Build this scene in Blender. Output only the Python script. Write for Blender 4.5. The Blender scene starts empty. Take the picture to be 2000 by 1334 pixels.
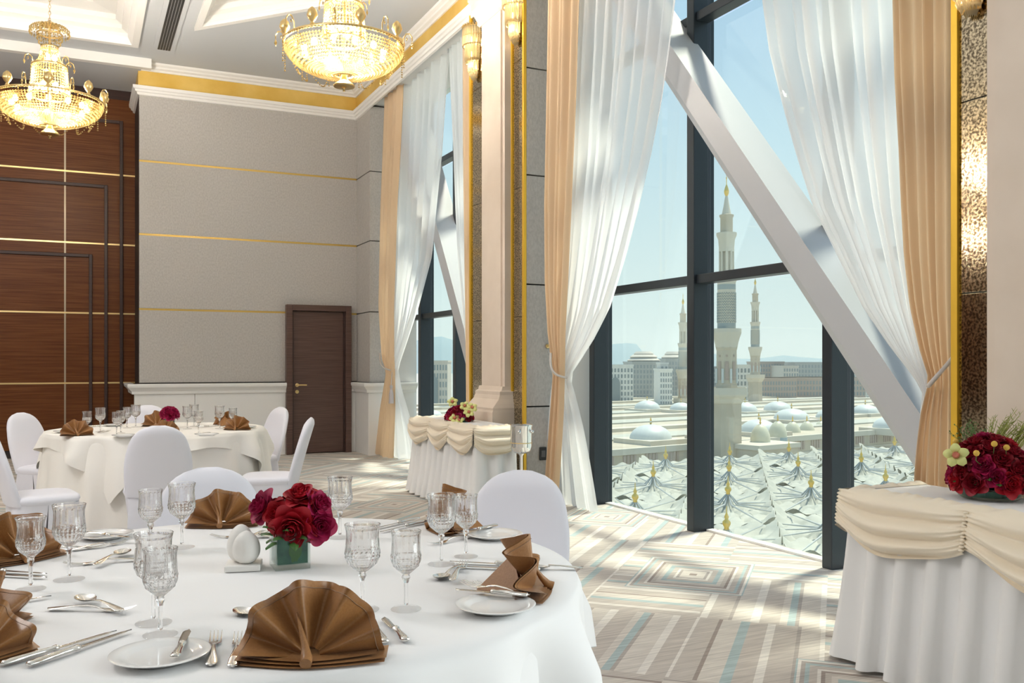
import bpy, bmesh, math, random
from mathutils import Vector, Matrix
random.seed(7)
S = bpy.context.scene
COL = S.collection
pi, sin, cos, R = math.pi, math.sin, math.cos, math.radians

# ------------------------------------------------------------------ camera, world, sun, exposure
F, CX, HY, EYE, YAW = 1780.0, 1000.0, 709.0, 1.3, R(25.4)
cam_d = bpy.data.cameras.new('camera'); cam = bpy.data.objects.new('camera', cam_d); COL.objects.link(cam)
cam_d.sensor_width = 36; cam_d.lens = F / 2000 * 36; cam_d.shift_y = (HY - 667) / 2000
cam_d.clip_start = .05; cam_d.clip_end = 9000
cam.location = (0, 0, EYE); cam.rotation_euler = (R(90), 0, -YAW)
S.camera = cam
S.view_settings.view_transform = 'Standard'; S.view_settings.look = 'None'
S.view_settings.gamma = 1; S.view_settings.use_curve_mapping = False
S.view_settings.exposure = 0.46
S.cycles.use_denoising = True
S.cycles.max_bounces = 10; S.cycles.diffuse_bounces = 5; S.cycles.glossy_bounces = 5
S.cycles.transmission_bounces = 10; S.cycles.transparent_max_bounces = 24
S.cycles.volume_bounces = 1; S.cycles.sample_clamp_indirect = 6; S.cycles.caustics_reflective = False

W = bpy.data.worlds.new('world'); S.world = W; W.use_nodes = True
wn = W.node_tree; wn.nodes.clear()
wo = wn.nodes.new('ShaderNodeOutputWorld'); wb = wn.nodes.new('ShaderNodeBackground')
wt = wn.nodes.new('ShaderNodeTexCoord'); ws = wn.nodes.new('ShaderNodeSeparateXYZ'); wr = wn.nodes.new('ShaderNodeValToRGB')
wn.links.new(wt.outputs['Generated'], ws.inputs[0]); wn.links.new(ws.outputs['Z'], wr.inputs[0])
wn.links.new(wr.outputs[0], wb.inputs[0]); wn.links.new(wb.outputs[0], wo.inputs[0])
for p_, c_ in ((0.0, (.72, .79, .77)), (.10, (.65, .76, .79)), (.22, (.54, .69, .79)), (.36, (.43, .60, .78)), (1.0, (.30, .47, .72))):
    e_ = wr.color_ramp.elements[0] if p_ == 0 else wr.color_ramp.elements.new(p_) if p_ < 1 else wr.color_ramp.elements[-1]
    e_.position = p_; e_.color = (*c_, 1)
wb.inputs[1].default_value = .90

def lamp(name, kind, loc, energy, color=(1, 1, 1), **kw):
    d = bpy.data.lights.new(name, kind); d.energy = energy; d.color = color
    for k, v in kw.items(): setattr(d, k, v)
    o = bpy.data.objects.new(name, d); COL.objects.link(o); o.location = loc
    return o
sun = lamp('sun', 'SUN', (60, 0, 80), 4.0, (1, .92, .78), angle=R(6))
sun.rotation_euler = Vector((-1.0, -.30, -2.45)).to_track_quat('-Z', 'Y').to_euler()
# added fill lamp outside the unseen next bay, strengthening the daylight
a_ = lamp('bay_fill', 'AREA', (4.75, -.75, 2.45), 245, (1.0, .96, 1.0), shape='RECTANGLE', size=4.2, size_y=4.6)
a_.rotation_euler = (R(90), 0, R(90))
# added fill lamps without bodies, out of view, lifting walls, ceiling and tables
for x_, y_, e_ in ((-1.5, 1.5, 16), (-1.9, 4.9, 145), (-5.5, 2.5, 60), (-1.5, -4.5, 14), (-5.5, 6.5, 110)):
    lamp('hall_fill_light', 'POINT', (x_, y_, 4.0), e_, (1, .97, .95), shadow_soft_size=.45)

# ------------------------------------------------------------------ picture point -> place
FW = Vector((sin(YAW), cos(YAW), 0)); RT = Vector((cos(YAW), -sin(YAW), 0)); CAM = Vector((0, 0, EYE))
def ray(u, v): return FW + RT * ((u - CX) / F) + Vector((0, 0, (HY - v) / F))
def AZ(u, v, z): r = ray(u, v); return CAM + r * ((z - EYE) / r.z)
def AX(u, v, x): r = ray(u, v); return CAM + r * (x / r.x)
def AY(u, v, y): r = ray(u, v); return CAM + r * (y / r.y)
def AD(u, v, d): return CAM + ray(u, v) * d

# ------------------------------------------------------------------ materials
MATS = {}
def mat(name, col=(.8, .8, .8), rough=.5, metal=0.0, **kw):
    m = bpy.data.materials.new(name); m.use_nodes = True; MATS[name] = m
    b = m.node_tree.nodes['Principled BSDF']
    b.inputs['Base Color'].default_value = (*col, 1); b.inputs['Roughness'].default_value = rough; b.inputs['Metallic'].default_value = metal
    for k, v in kw.items():
        b.inputs[k].default_value = (*v, 1) if isinstance(v, tuple) and len(v) == 3 else v
    return m
def nd(m, t, **ins):
    n = m.node_tree.nodes.new(t)
    for k, v in ins.items():
        if hasattr(n, k): setattr(n, k, v)
    return n
def lk(m, a, b): m.node_tree.links.new(a, b)
def bsdf(m): return m.node_tree.nodes['Principled BSDF']
def coords(m, scale=(1, 1, 1), out='Object', rot=(0, 0, 0)):
    t = nd(m, 'ShaderNodeTexCoord'); mp = nd(m, 'ShaderNodeMapping')
    mp.inputs['Scale'].default_value = scale; mp.inputs['Rotation'].default_value = rot
    lk(m, t.outputs[out], mp.inputs[0]); return mp.outputs[0]
def noisy(m, c1, c2, scale=8, detail=4, lo=.35, hi=.65, stretch=(1, 1, 1), bump=0, out='Object', rough=None):
    v = coords(m, stretch, out); n = nd(m, 'ShaderNodeTexNoise'); n.inputs['Scale'].default_value = scale; n.inputs['Detail'].default_value = detail
    lk(m, v, n.inputs['Vector']); r = nd(m, 'ShaderNodeValToRGB'); lk(m, n.outputs['Fac'], r.inputs[0])
    r.color_ramp.elements[0].position = lo; r.color_ramp.elements[0].color = (*c1, 1)
    r.color_ramp.elements[1].position = hi; r.color_ramp.elements[1].color = (*c2, 1)
    lk(m, r.outputs[0], bsdf(m).inputs['Base Color'])
    if bump:
        b = nd(m, 'ShaderNodeBump'); b.inputs['Strength'].default_value = bump; b.inputs['Distance'].default_value = .01
        lk(m, n.outputs['Fac'], b.inputs['Height']); lk(m, b.outputs[0], bsdf(m).inputs['Normal'])
    return m
def mixed(name, shaders, fac):
    """two shader nodes mixed; each a (node type, {inputs})"""
    m = bpy.data.materials.new(name); m.use_nodes = True; MATS[name] = m; m.node_tree.nodes.clear()
    o = nd(m, 'ShaderNodeOutputMaterial'); x = nd(m, 'ShaderNodeMixShader'); x.inputs[0].default_value = fac if not isinstance(fac, str) else .5
    for k, (t, ins) in enumerate(shaders):
        n = nd(m, t)
        for a, b in ins.items(): n.inputs[a].default_value = (*b, 1) if isinstance(b, tuple) else b
        lk(m, n.outputs[0], x.inputs[1 + k])
    if fac == 'fresnel':
        f = nd(m, 'ShaderNodeFresnel'); f.inputs[0].default_value = 1.35; lk(m, f.outputs[0], x.inputs[0])
    lk(m, x.outputs[0], o.inputs[0]); return m

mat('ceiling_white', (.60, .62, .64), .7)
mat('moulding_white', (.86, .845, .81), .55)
mat('wall_white', (.82, .81, .79), .55)
noisy(mat('gold_leaf', (.8, .55, .15), .45, .25), (.70, .43, .07), (.86, .60, .17), 2.2, 6, .3, .7, (1, 1, 1), .15)
noisy(mat('fabric_wall', (.45, .42, .38), .9), (.44, .415, .39), (.52, .495, .465), 60, 5, .35, .65, (1, 1, .6), .25)
mat('gold_strip', (.62, .42, .12), .35, .7)
mat('dark_gap', (.03, .02, .018), .6)
noisy(mat('walnut', (.12, .05, .025), .35, 0, **{'Specular IOR Level': .18}), (.095, .028, .008), (.185, .066, .020), 3.0, 8, .3, .7, (.6, 1, 26))
noisy(mat('walnut_dark', (.04, .016, .01), .45), (.030, .012, .009), (.05, .02, .014), 3, 6, .3, .7, (.6, 1, 20))
noisy(mat('door_wood', (.10, .05, .04), .42), (.068, .034, .026), (.125, .068, .052), 4, 8, .3, .7, (.6, 1, 24))
mat('steel_joint', (.35, .28, .2), .4, .8)
mat('brass', (.80, .60, .28), .28, 1.0)
mat('gilt_frame', (.90, .56, .06), .38, .55)
mat('chrome', (.80, .80, .80), .10, 1.0)
mat('silver', (.82, .80, .76), .16, 1.0)
mat('blade_steel', (.42, .41, .40), .22, 1.0)
mat('stone_cream', (.74, .64, .54), .5)
noisy(mat('column_stone', (.74, .64, .54), .5), (.70, .595, .49), (.77, .665, .56), 3, 5, .3, .7)
m_ = mat('antique_mirror', (.5, .46, .4), .12, 1.0)
v_ = coords(m_); n1 = nd(m_, 'ShaderNodeTexNoise'); n1.inputs['Scale'].default_value = 85; n1.inputs['Detail'].default_value = 3; lk(m_, v_, n1.inputs['Vector'])
r1 = nd(m_, 'ShaderNodeValToRGB'); lk(m_, n1.outputs['Fac'], r1.inputs[0])
r1.color_ramp.elements[0].position = .40; r1.color_ramp.elements[0].color = (.16, .13, .09, 1); r1.color_ramp.elements[1].position = .62; r1.color_ramp.elements[1].color = (.80, .68, .48, 1)
lk(m_, r1.outputs[0], bsdf(m_).inputs['Base Color'])
b1 = nd(m_, 'ShaderNodeBump'); b1.inputs['Strength'].default_value = .035; b1.inputs['Distance'].default_value = .004; lk(m_, n1.outputs['Fac'], b1.inputs['Height']); lk(m_, b1.outputs[0], bsdf(m_).inputs['Normal'])
mat('frame_metal', (.028, .036, .045), .38, .2)
mat('frame_underside', (.10, .10, .105), .5)
mat('brace_paint', (.55, .565, .59), .42)
mixed('window_glass', [('ShaderNodeBsdfTransparent', {'Color': (.93, .975, .955)}), ('ShaderNodeBsdfGlossy', {'Color': (.9, .95, .95), 'Roughness': .02})], .05)
mixed('sheer', [('ShaderNodeBsdfDiffuse', {'Color': (.96, .96, .98)}), ('ShaderNodeBsdfTranslucent', {'Color': (1., 1., 1.)})], .70)
def add_transparency(m, f):
    nt = m.node_tree; out = [n for n in nt.nodes if n.type == 'OUTPUT_MATERIAL'][0]; src = out.inputs[0].links[0].from_socket
    t = nt.nodes.new('ShaderNodeBsdfTransparent'); x = nt.nodes.new('ShaderNodeMixShader'); x.inputs[0].default_value = f
    nt.links.new(src, x.inputs[1]); nt.links.new(t.outputs[0], x.inputs[2]); nt.links.new(x.outputs[0], out.inputs[0])
add_transparency(MATS['sheer'], .16)
mixed('crystal_foot', [('ShaderNodeBsdfGlass', {'Color': (1, 1, 1), 'Roughness': .0, 'IOR': 1.48}), ('ShaderNodeBsdfTransparent', {'Color': (1, 1, 1)})], .72)
mixed('drape', [('ShaderNodeBsdfDiffuse', {'Color': (.80, .60, .40)}), ('ShaderNodeBsdfTranslucent', {'Color': (.80, .60, .40)})], .30)
mat('cord_silk', (.62, .58, .55), .5)
mat('tassel_silk', (.55, .5, .5), .6)
mat('cloth_white', (.86, .855, .85), .75, 0, **{'Sheen Weight': .15})
mat('cloth_cream', (.92, .89, .83), .75, 0, **{'Sheen Weight': .15})
mat('swag_satin', (.90, .80, .64), .42, 0, **{'Sheen Weight': .3})
mat('chair_cover', (.80, .80, .87), .55, 0, **{'Sheen Weight': .2})
noisy(mat('napkin_brown', (.34, .19, .09), .38, 0, **{'Sheen Weight': .12, 'Sheen Roughness': .4}), (.29, .128, .038), (.35, .165, .054), 220, 2, .3, .7)
mat('napkin_hem', (.30, .20, .13), .6)
mat('porcelain', (.86, .86, .85), .12, 0, **{'Coat Weight': .4})
mat('ceramic_matt', (.86, .84, .80), .45)
mixed('crystal', [('ShaderNodeBsdfGlass', {'Color': (1, 1, 1), 'Roughness': .0, 'IOR': 1.48}), ('ShaderNodeBsdfTransparent', {'Color': (1, 1, 1)})], .12)
mixed('vase_glass', [('ShaderNodeBsdfGlass', {'Color': (.93, .97, .96), 'Roughness': .0, 'IOR': 1.45}), ('ShaderNodeBsdfTransparent', {'Color': (.93, .96, .95)})], .55)
noisy(mat('vase_leaf', (.03, .12, .08), .35), (.02, .085, .06), (.05, .17, .11), 30, 3)
mat('leaf_green', (.06, .16, .035), .45)
mat('grass_green', (.32, .36, .08), .6)
mat('stem_green', (.10, .20, .05), .5)
noisy(mat('rose_red', (.5, .01, .03), .5, 0, **{'Sheen Weight': .12, 'Sheen Tint': (1., .2, .3)}), (.36, .004, .015), (.60, .014, .03), 9, 3, .3, .7)
noisy(mat('rose_dark', (.26, .006, .02), .5, 0, **{'Sheen Weight': .08, 'Sheen Tint': (1., .2, .3)}), (.19, .003, .014), (.38, .008, .022), 14, 3, .3, .7)
noisy(mat('rose_magenta', (.42, .01, .08), .5, 0, **{'Sheen Weight': .12, 'Sheen Tint': (1., .2, .4)}), (.30, .005, .06), (.50, .012, .09), 12, 3, .3, .7)
mat('orchid_green', (.66, .68, .26), .5)
mat('orchid_lip', (.55, .16, .10), .5)
mat('billy_yellow', (.72, .45, .08), .8)
mat('black_plastic', (.02, .02, .02), .5)
mat('socket_white', (.8, .8, .79), .4)
m_ = mat('crystal_bead', (.95, .90, .80), .12, 0, **{'Transmission Weight': 0.0, 'Coat Weight': .5})
mixed('bead_glow', [('ShaderNodeBsdfTranslucent', {'Color': (.58, .43, .17)}), ('ShaderNodeBsdfGlossy', {'Color': (.80, .66, .40), 'Roughness': .12})], .35)
add_transparency(MATS['bead_glow'], .25)
mixed('rod_glow', [('ShaderNodeBsdfTranslucent', {'Color': (.92, .82, .58)}), ('ShaderNodeBsdfGlossy', {'Color': (.95, .88, .70), 'Roughness': .10})], .3)
add_transparency(MATS['rod_glow'], .2)
m_ = mat('bulb', (1, .9, .7), .4, 0, **{'Emission Color': (1., .80, .48), 'Emission Strength': 14.0})
m_ = mat('sconce_bulb', (1, .9, .7), .4, 0, **{'Emission Color': (1., .82, .50), 'Emission Strength': 9.0})
# outside
noisy(mat('sand_stone', (.52, .47, .39), .8), (.47, .41, .315), (.56, .495, .385), .12, 5, .3, .7)
mat('pale_stone', (.60, .555, .46), .8)
mat('grey_pattern', (.34, .38, .37), .7)
mat('dome_white', (.58, .61, .59), .5)
mat('dome_gold', (.60, .58, .44), .5)
mat('dome_blue', (.30, .40, .44), .5)
mat('marble_ground', (.45, .45, .40), .6)
mat('canopy_white', (.47, .465, .40), .7)
mat('canopy_arm', (.42, .44, .43), .6)
mat('finial_gold', (.75, .52, .14), .3, .8)
mat('city_brown', (.42, .335, .28), .8); mat('city_grey', (.34, .35, .34), .7); mat('city_white', (.68, .68, .64), .8); mat('city_sand', (.56, .51, .44), .8)  # city colours made paler, so part of the haze is in the paint
mat('city_glass', (.20, .24, .25), .3); mat('green_roof', (.12, .26, .20), .7)
mat('hazed_rock', (.24, .33, .36), .95)  # blue-grey of distance haze mixed into the hill colour
# carpet: squares and chevrons of woven bands laid at 45 degrees to the room
def carpet():
    m = mat('carpet', (.5, .45, .4), .95)
    t = nd(m, 'ShaderNodeTexCoord'); s = nd(m, 'ShaderNodeSeparateXYZ'); lk(m, t.outputs['Object'], s.inputs[0])
    def M(op, a, b=None, c=None):
        n = nd(m, 'ShaderNodeMath'); n.operation = op
        for k, v in enumerate((a, b, c)):
            if v is None: continue
            if isinstance(v, (int, float)): n.inputs[k].default_value = v
            else: lk(m, v, n.inputs[k])
        return n.outputs[0]
    x, y = s.outputs[0], s.outputs[1]
    p = M('ADD', M('MULTIPLY', M('ADD', x, y), .7071), -5.65 + 18.8); q = M('ADD', M('MULTIPLY', M('SUBTRACT', y, x), .7071), -.83 + 20)
    i = M('FLOOR', M('ADD', M('DIVIDE', p, 1.88), .5))
    pl = M('SUBTRACT', p, M('MULTIPLY', i, 1.88))
    qs = M('ADD', M('DIVIDE', M('SUBTRACT', q, M('MULTIPLY', i, 1.0)), 2.0), .5)
    ql = M('MULTIPLY', M('SUBTRACT', M('SUBTRACT', qs, M('FLOOR', qs)), .5), 2.0)
    a, b = M('ABSOLUTE', pl), M('ABSOLUTE', ql)
    b2 = M('MULTIPLY', b, 1.28)
    tt = M('MAXIMUM', a, b2)
    outer = M('GREATER_THAN', tt, .43)
    off = M('ADD', M('ADD', M('MULTIPLY', M('GREATER_THAN', pl, 0), .13), M('MULTIPLY', M('GREATER_THAN', ql, 0), .21)), M('MULTIPLY', M('GREATER_THAN', a, b2), .31))
    # round the squares: blocks of broad bands whose direction changes from block to block
    def hash2(a_, b_, w_):
        n = nd(m, 'ShaderNodeTexWhiteNoise'); n.noise_dimensions = '3D'; c = nd(m, 'ShaderNodeCombineXYZ'); lk(m, a_, c.inputs[0]); lk(m, b_, c.inputs[1]); c.inputs[2].default_value = w_; lk(m, c.outputs[0], n.inputs['Vector']); return n.outputs['Value']
    bp_, bq_ = M('FLOOR', M('DIVIDE', p, .94)), M('FLOOR', M('DIVIDE', q, .62))
    turn = M('GREATER_THAN', hash2(bp_, bq_, 1.0), .5)
    along = M('ADD', M('MULTIPLY', p, turn), M('MULTIPLY', q, M('SUBTRACT', 1.0, turn)))
    s2 = M('ADD', M('MULTIPLY', along, 1.05), hash2(bp_, bq_, 2.0))
    def bandramp(x_, stops):
        r_ = nd(m, 'ShaderNodeValToRGB'); r_.color_ramp.interpolation = 'CONSTANT'; lk(m, x_, r_.inputs[0]); e = r_.color_ramp.elements
        e[0].position = 0; e[0].color = (*stops[0][1], 1); e[1].position = 1.0; e[1].color = (*stops[-1][1], 1)
        for ps, c in stops[1:]: k = e.new(ps); k.color = (*c, 1)
        return r_.outputs[0]
    be, gr, wh, te, br, li = (.56, .515, .475), (.44, .40, .375), (.78, .75, .71), (.42, .52, .535), (.36, .305, .275), (.66, .62, .575)
    inner = bandramp(M('MULTIPLY', tt, 2.2), [(0, br), (.06, li), (.20, gr), (.25, wh), (.29, be), (.38, te), (.46, li), (.53, be), (.60, br), (.645, wh), (.69, be), (.78, te), (.83, gr), (.88, wh), (.92, te), (.955, be)])
    outer_c = bandramp(M('FRACT', s2), [(0, be), (.10, wh), (.145, li), (.24, gr), (.26, be), (.37, wh), (.41, be), (.50, te), (.545, li), (.64, br), (.66, be), (.76, wh), (.80, li), (.90, gr), (.92, te), (.96, li)])
    rm = nd(m, 'ShaderNodeMix'); rm.data_type = 'RGBA'; lk(m, outer, rm.inputs[0]); lk(m, inner, rm.inputs[6]); lk(m, outer_c, rm.inputs[7])
    v = coords(m, (2.2, 30, 1), 'Object', (0, 0, R(-18))); n = nd(m, 'ShaderNodeTexNoise'); n.inputs['Scale'].default_value = 2.2; n.inputs['Detail'].default_value = 5; lk(m, v, n.inputs['Vector'])
    r2 = nd(m, 'ShaderNodeValToRGB'); lk(m, n.outputs['Fac'], r2.inputs[0]); r2.color_ramp.elements[0].position = .3; r2.color_ramp.elements[0].color = (.74, .72, .70, 1); r2.color_ramp.elements[1].position = .68; r2.color_ramp.elements[1].color = (1.12, 1.10, 1.06, 1)
    mx = nd(m, 'ShaderNodeMix'); mx.data_type = 'RGBA'; mx.blend_type = 'MULTIPLY'; mx.inputs[0].default_value = .85
    lk(m, rm.outputs[2], mx.inputs[6]); lk(m, r2.outputs[0], mx.inputs[7]); lk(m, mx.outputs[2], bsdf(m).inputs['Base Color'])
    n3 = nd(m, 'ShaderNodeTexNoise'); n3.inputs['Scale'].default_value = 320; lk(m, t.outputs['Object'], n3.inputs['Vector'])
    bp = nd(m, 'ShaderNodeBump'); bp.inputs['Strength'].default_value = .35; bp.inputs['Distance'].default_value = .004; lk(m, n3.outputs['Fac'], bp.inputs['Height']); lk(m, bp.outputs[0], bsdf(m).inputs['Normal'])
carpet()

# ------------------------------------------------------------------ mesh building
class MB:
    def __init__(s): s.v = []; s.f = []
    def add(s, vs, fs):
        n = len(s.v); s.v += [tuple(v) for v in vs]; s.f += [tuple(i + n for i in f) for f in fs]; return s
    def box(s, x0, x1, y0, y1, z0, z1):
        return s.add([(x, y, z) for z in (z0, z1) for y in (y0, y1) for x in (x0, x1)],
                     [(0, 2, 3, 1), (4, 5, 7, 6), (0, 1, 5, 4), (2, 6, 7, 3), (0, 4, 6, 2), (1, 3, 7, 5)])
    def bbox(s, x0, x1, y0, y1, z0, z1, b):
        """box with a small chamfer all round"""
        c = [((x0, x1)[i], (y0, y1)[j], (z0, z1)[k], 1 - 2 * i, 1 - 2 * j, 1 - 2 * k) for k in (0, 1) for j in (0, 1) for i in (0, 1)]
        bm = bmesh.new(); vs = [bm.verts.new(v[:3]) for v in c]
        for f in [(0, 2, 3, 1), (4, 5, 7, 6), (0, 1, 5, 4), (2, 6, 7, 3), (0, 4, 6, 2), (1, 3, 7, 5)]: bm.faces.new([vs[i] for i in f])
        bmesh.ops.bevel(bm, geom=bm.edges[:], offset=b, segments=2, affect='EDGES', profile=.5)
        bm.verts.index_update(); s.add([v.co[:] for v in bm.verts], [[v.index for v in f.verts] for f in bm.faces]); bm.free(); return s
    def loft(s, rings, closed=True, caps=True):
        n = len(rings[0]); vs = [p for r in rings for p in r]; fs = []
        for i in range(len(rings) - 1):
            for j in range(n if closed else n - 1):
                k = (j + 1) % n; fs.append((i * n + j, i * n + k, (i + 1) * n + k, (i + 1) * n + j))
        if caps and closed: fs += [tuple(range(n))[::-1], tuple((len(rings) - 1) * n + j for j in range(n))]
        return s.add(vs, fs)
    def lathe(s, prof, n=24, c=(0, 0, 0), mod=None, caps=True, ph=0.0):
        rings = []
        for k, (r, z) in enumerate(prof):
            rings.append([(c[0] + (r if mod is None else mod(r, z, 2 * pi * j / n, k)) * cos(2 * pi * j / n + ph), c[1] + (r if mod is None else mod(r, z, 2 * pi * j / n, k)) * sin(2 * pi * j / n + ph), c[2] + z) for j in range(n)])
        return s.loft(rings, True, caps)
    def tube(s, pts, r, n=8, closed=False):
        pts = [Vector(p) for p in pts]; rings = []; m = len(pts)
        for i, p in enumerate(pts):
            a = pts[(i - 1) % m] if closed or i else p; b = pts[(i + 1) % m] if closed or i < m - 1 else p
            t = (b - a).normalized(); u = t.cross(Vector((0, 0, 1)))
            if u.length < 1e-3: u = Vector((1, 0, 0))
            u.normalize(); w = t.cross(u); rr = r[i] if isinstance(r, (list, tuple)) else r
            rings.append([p + (u * cos(2 * pi * j / n) + w * sin(2 * pi * j / n)) * rr for j in range(n)])
        if closed: rings.append(rings[0])
        return s.loft(rings, True, not closed)
    def grid(s, fn, nu, nv):
        vs = [fn(i / nu, j / nv) for j in range(nv + 1) for i in range(nu + 1)]
        return s.add(vs, [(j * (nu + 1) + i, j * (nu + 1) + i + 1, (j + 1) * (nu + 1) + i + 1, (j + 1) * (nu + 1) + i) for j in range(nv) for i in range(nu)])
    def ball(s, c, r, n=8, m=5, sx=1, sy=1, sz=1):
        prof = [(max(1e-4, r * sin(pi * k / m)), -r * cos(pi * k / m)) for k in range(m + 1)]
        rings = [[(c[0] + a * cos(2 * pi * j / n) * sx, c[1] + a * sin(2 * pi * j / n) * sy, c[2] + z * sz) for j in range(n)] for a, z in prof]
        return s.loft(rings)
    def octa(s, c, r, h=None):
        h = h or r; x, y, z = c
        return s.add([(x + r, y, z), (x, y + r, z), (x - r, y, z), (x, y - r, z), (x, y, z + h), (x, y, z - h)], [(0, 1, 4), (1, 2, 4), (2, 3, 4), (3, 0, 4), (1, 0, 5), (2, 1, 5), (3, 2, 5), (0, 3, 5)])
    def mesh(s, name, m, smooth=None):
        me = bpy.data.meshes.new(name); me.from_pydata(s.v, [], s.f); me.validate()
        bm = bmesh.new(); bm.from_mesh(me); bmesh.ops.recalc_face_normals(bm, faces=bm.faces[:]); bm.to_mesh(me); bm.free()
        me.materials.append(MATS[m] if isinstance(m, str) else m)
        if smooth is not None:
            for p in me.polygons: p.use_smooth = True
            if smooth < 180: me.set_sharp_from_angle(angle=R(smooth))
        return me
    def build(s, name, m, parent=None, smooth=None, loc=None, stuff=False, label=None):
        o = bpy.data.objects.new(name, s.mesh(name, m, smooth)); COL.objects.link(o); o.parent = parent
        if loc is not None: o.location = loc
        if stuff: o['kind'] = 'stuff'
        if label: o['label'] = label
        return o
def tag(o, label, cat, group=None, kind=None):
    o['label'] = label; o['category'] = cat
    if group: o['group'] = group
    if kind: o['kind'] = kind
    return o
def thing(name, label, cat, loc=(0, 0, 0), rz=0.0, group=None):
    o = bpy.data.objects.new(name, None); COL.objects.link(o); o.empty_display_size = .05
    o.location = loc; o.rotation_euler = (0, 0, rz)
    return tag(o, label, cat, group)
def struct(o, label=None, cat=None):
    o['kind'] = 'structure'
    if label: o['label'] = label
    if cat: o['category'] = cat
    return o
def copy_tree(o, label, loc=None, rz=None, parent=None, scale=None):
    c = o.copy(); COL.objects.link(c); c.parent = parent
    if label: c['label'] = label
    if loc is not None: c.location = loc
    if rz is not None: c.rotation_euler = (c.rotation_euler.x, c.rotation_euler.y, rz) if parent is None else c.rotation_euler
    if scale: c.scale = (scale,) * 3 if isinstance(scale, (int, float)) else scale
    for ch in list(o.children): copy_tree(ch, None, parent=c)
    return c
def link_mesh(name, me, parent=None, loc=(0, 0, 0), rot=(0, 0, 0), scale=1.0):
    o = bpy.data.objects.new(name, me); COL.objects.link(o); o.parent = parent; o.location = loc; o.rotation_euler = rot
    o.scale = (scale,) * 3 if isinstance(scale, (int, float)) else scale
    return o
def lerp(a, b, t): return a + (b - a) * t
def table_at(tab, x):
    """smooth lookup in rows (x, values...)"""
    if x <= tab[0][0]: return tab[0][1:]
    for a, b in zip(tab, tab[1:]):
        if x <= b[0]:
            t = (x - a[0]) / (b[0] - a[0]); return tuple(lerp(p, q, t) for p, q in zip(a[1:], b[1:]))
    return tab[-1][1:]
# ================================================================== THE ROOM
XL, YR, YB, YW, XP, XG, ZC, ZS = -12.0, -8.0, 13.1, 14.1, 3.69, 4.40, 5.30, 4.94
BANDS = (1.02, 2.02, 3.02, 4.0, 4.92)
struct(MB().box(XL, XG + .12, YR, YW + .3, -.12, 0).build('floor', 'carpet'), 'carpet of grey, beige and teal bands in squares and chevrons', 'floor')

# ceiling with two coffers cut into it
def offset_poly(poly, d):
    """polygon (counter-clockwise) moved inward by d"""
    n = len(poly); out = []
    for i in range(n):
        a, b, c = Vector(poly[i - 1]), Vector(poly[i]), Vector(poly[(i + 1) % n])
        e1, e2 = (b - a).normalized(), (c - b).normalized(); n1, n2 = Vector((-e1.y, e1.x)), Vector((-e2.y, e2.x))
        bis = (n1 + n2).normalized(); out.append(tuple(b + bis * (d / max(.2, bis.dot(n1)))))
    return out
COF1 = [(-6.2, 4.2), (.57, 4.2), (.57, 12.24), (-6.2, 12.24)]
COF2 = [(1.32, 3.4), (2.95, 5.1), (2.95, 9.45), (1.32, 11.24)]
bm = bmesh.new()
for loop in ([(XL, YR), (XG + .12, YR), (XG + .12, YW + .3), (XL, YW + .3)], COF1, COF2):
    vs = [bm.verts.new((x, y, ZC)) for x, y in loop]
    for i in range(len(vs)): bm.edges.new((vs[i], vs[(i + 1) % len(vs)]))
bmesh.ops.triangle_fill(bm, use_beauty=True, edges=bm.edges[:])
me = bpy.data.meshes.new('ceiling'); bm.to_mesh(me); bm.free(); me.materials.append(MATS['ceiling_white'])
ceil = bpy.data.objects.new('ceiling', me); COL.objects.link(ceil)
struct(ceil, 'white plaster ceiling with two stepped coffers', 'ceiling')
MB().box(XL, XG + .12, YR, YW + .3, ZC + .75, ZC + .8).build('slab_above', 'ceiling_white', ceil)
def coffer(poly, steps, top):
    prof = steps; rings = [[(x, y, ZC + z) for x, y in offset_poly(poly, d)] for d, z in prof]
    MB().loft(rings, True, False).build('coffer_moulding', 'moulding_white', ceil)
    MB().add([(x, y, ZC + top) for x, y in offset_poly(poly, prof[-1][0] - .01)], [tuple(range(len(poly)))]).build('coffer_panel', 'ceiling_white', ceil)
coffer(COF1, [(-.10, 0), (-.10, -.05), (-.02, -.05), (0, -.02), (.03, .03), (.03, .07), (.10, .10), (.10, .15), (.17, .18), (.17, .24), (.42, .26), (.42, .36), (.48, .38), (.48, .44)], .43)
coffer(COF2, [(-.08, 0), (-.08, -.04), (-.01, -.04), (0, .02), (.04, .05), (.04, .10), (.09, .14), (.09, .2), (.14, .22), (.14, .36)], .35)
# slot air diffuser
p0, p1 = AZ(307, 94, ZC), AZ(333, 97, ZC)
vent = thing('air_diffuser', 'white ceiling air diffuser with long black slots', 'air vent', (0, 0, 0))
MB().box(p0.x - .05, p1.x + .05, 6.0, p0.y + .06, ZC - .012, ZC + .001).build('frame', 'ceiling_white', vent)
for k in range(5):
    xx = lerp(p0.x, p1.x, (k + .5) / 5); MB().box(xx - .013, xx + .013, 6.05, p0.y, ZC - .015, ZC - .011).build('slot', 'black_plastic', vent)

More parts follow.
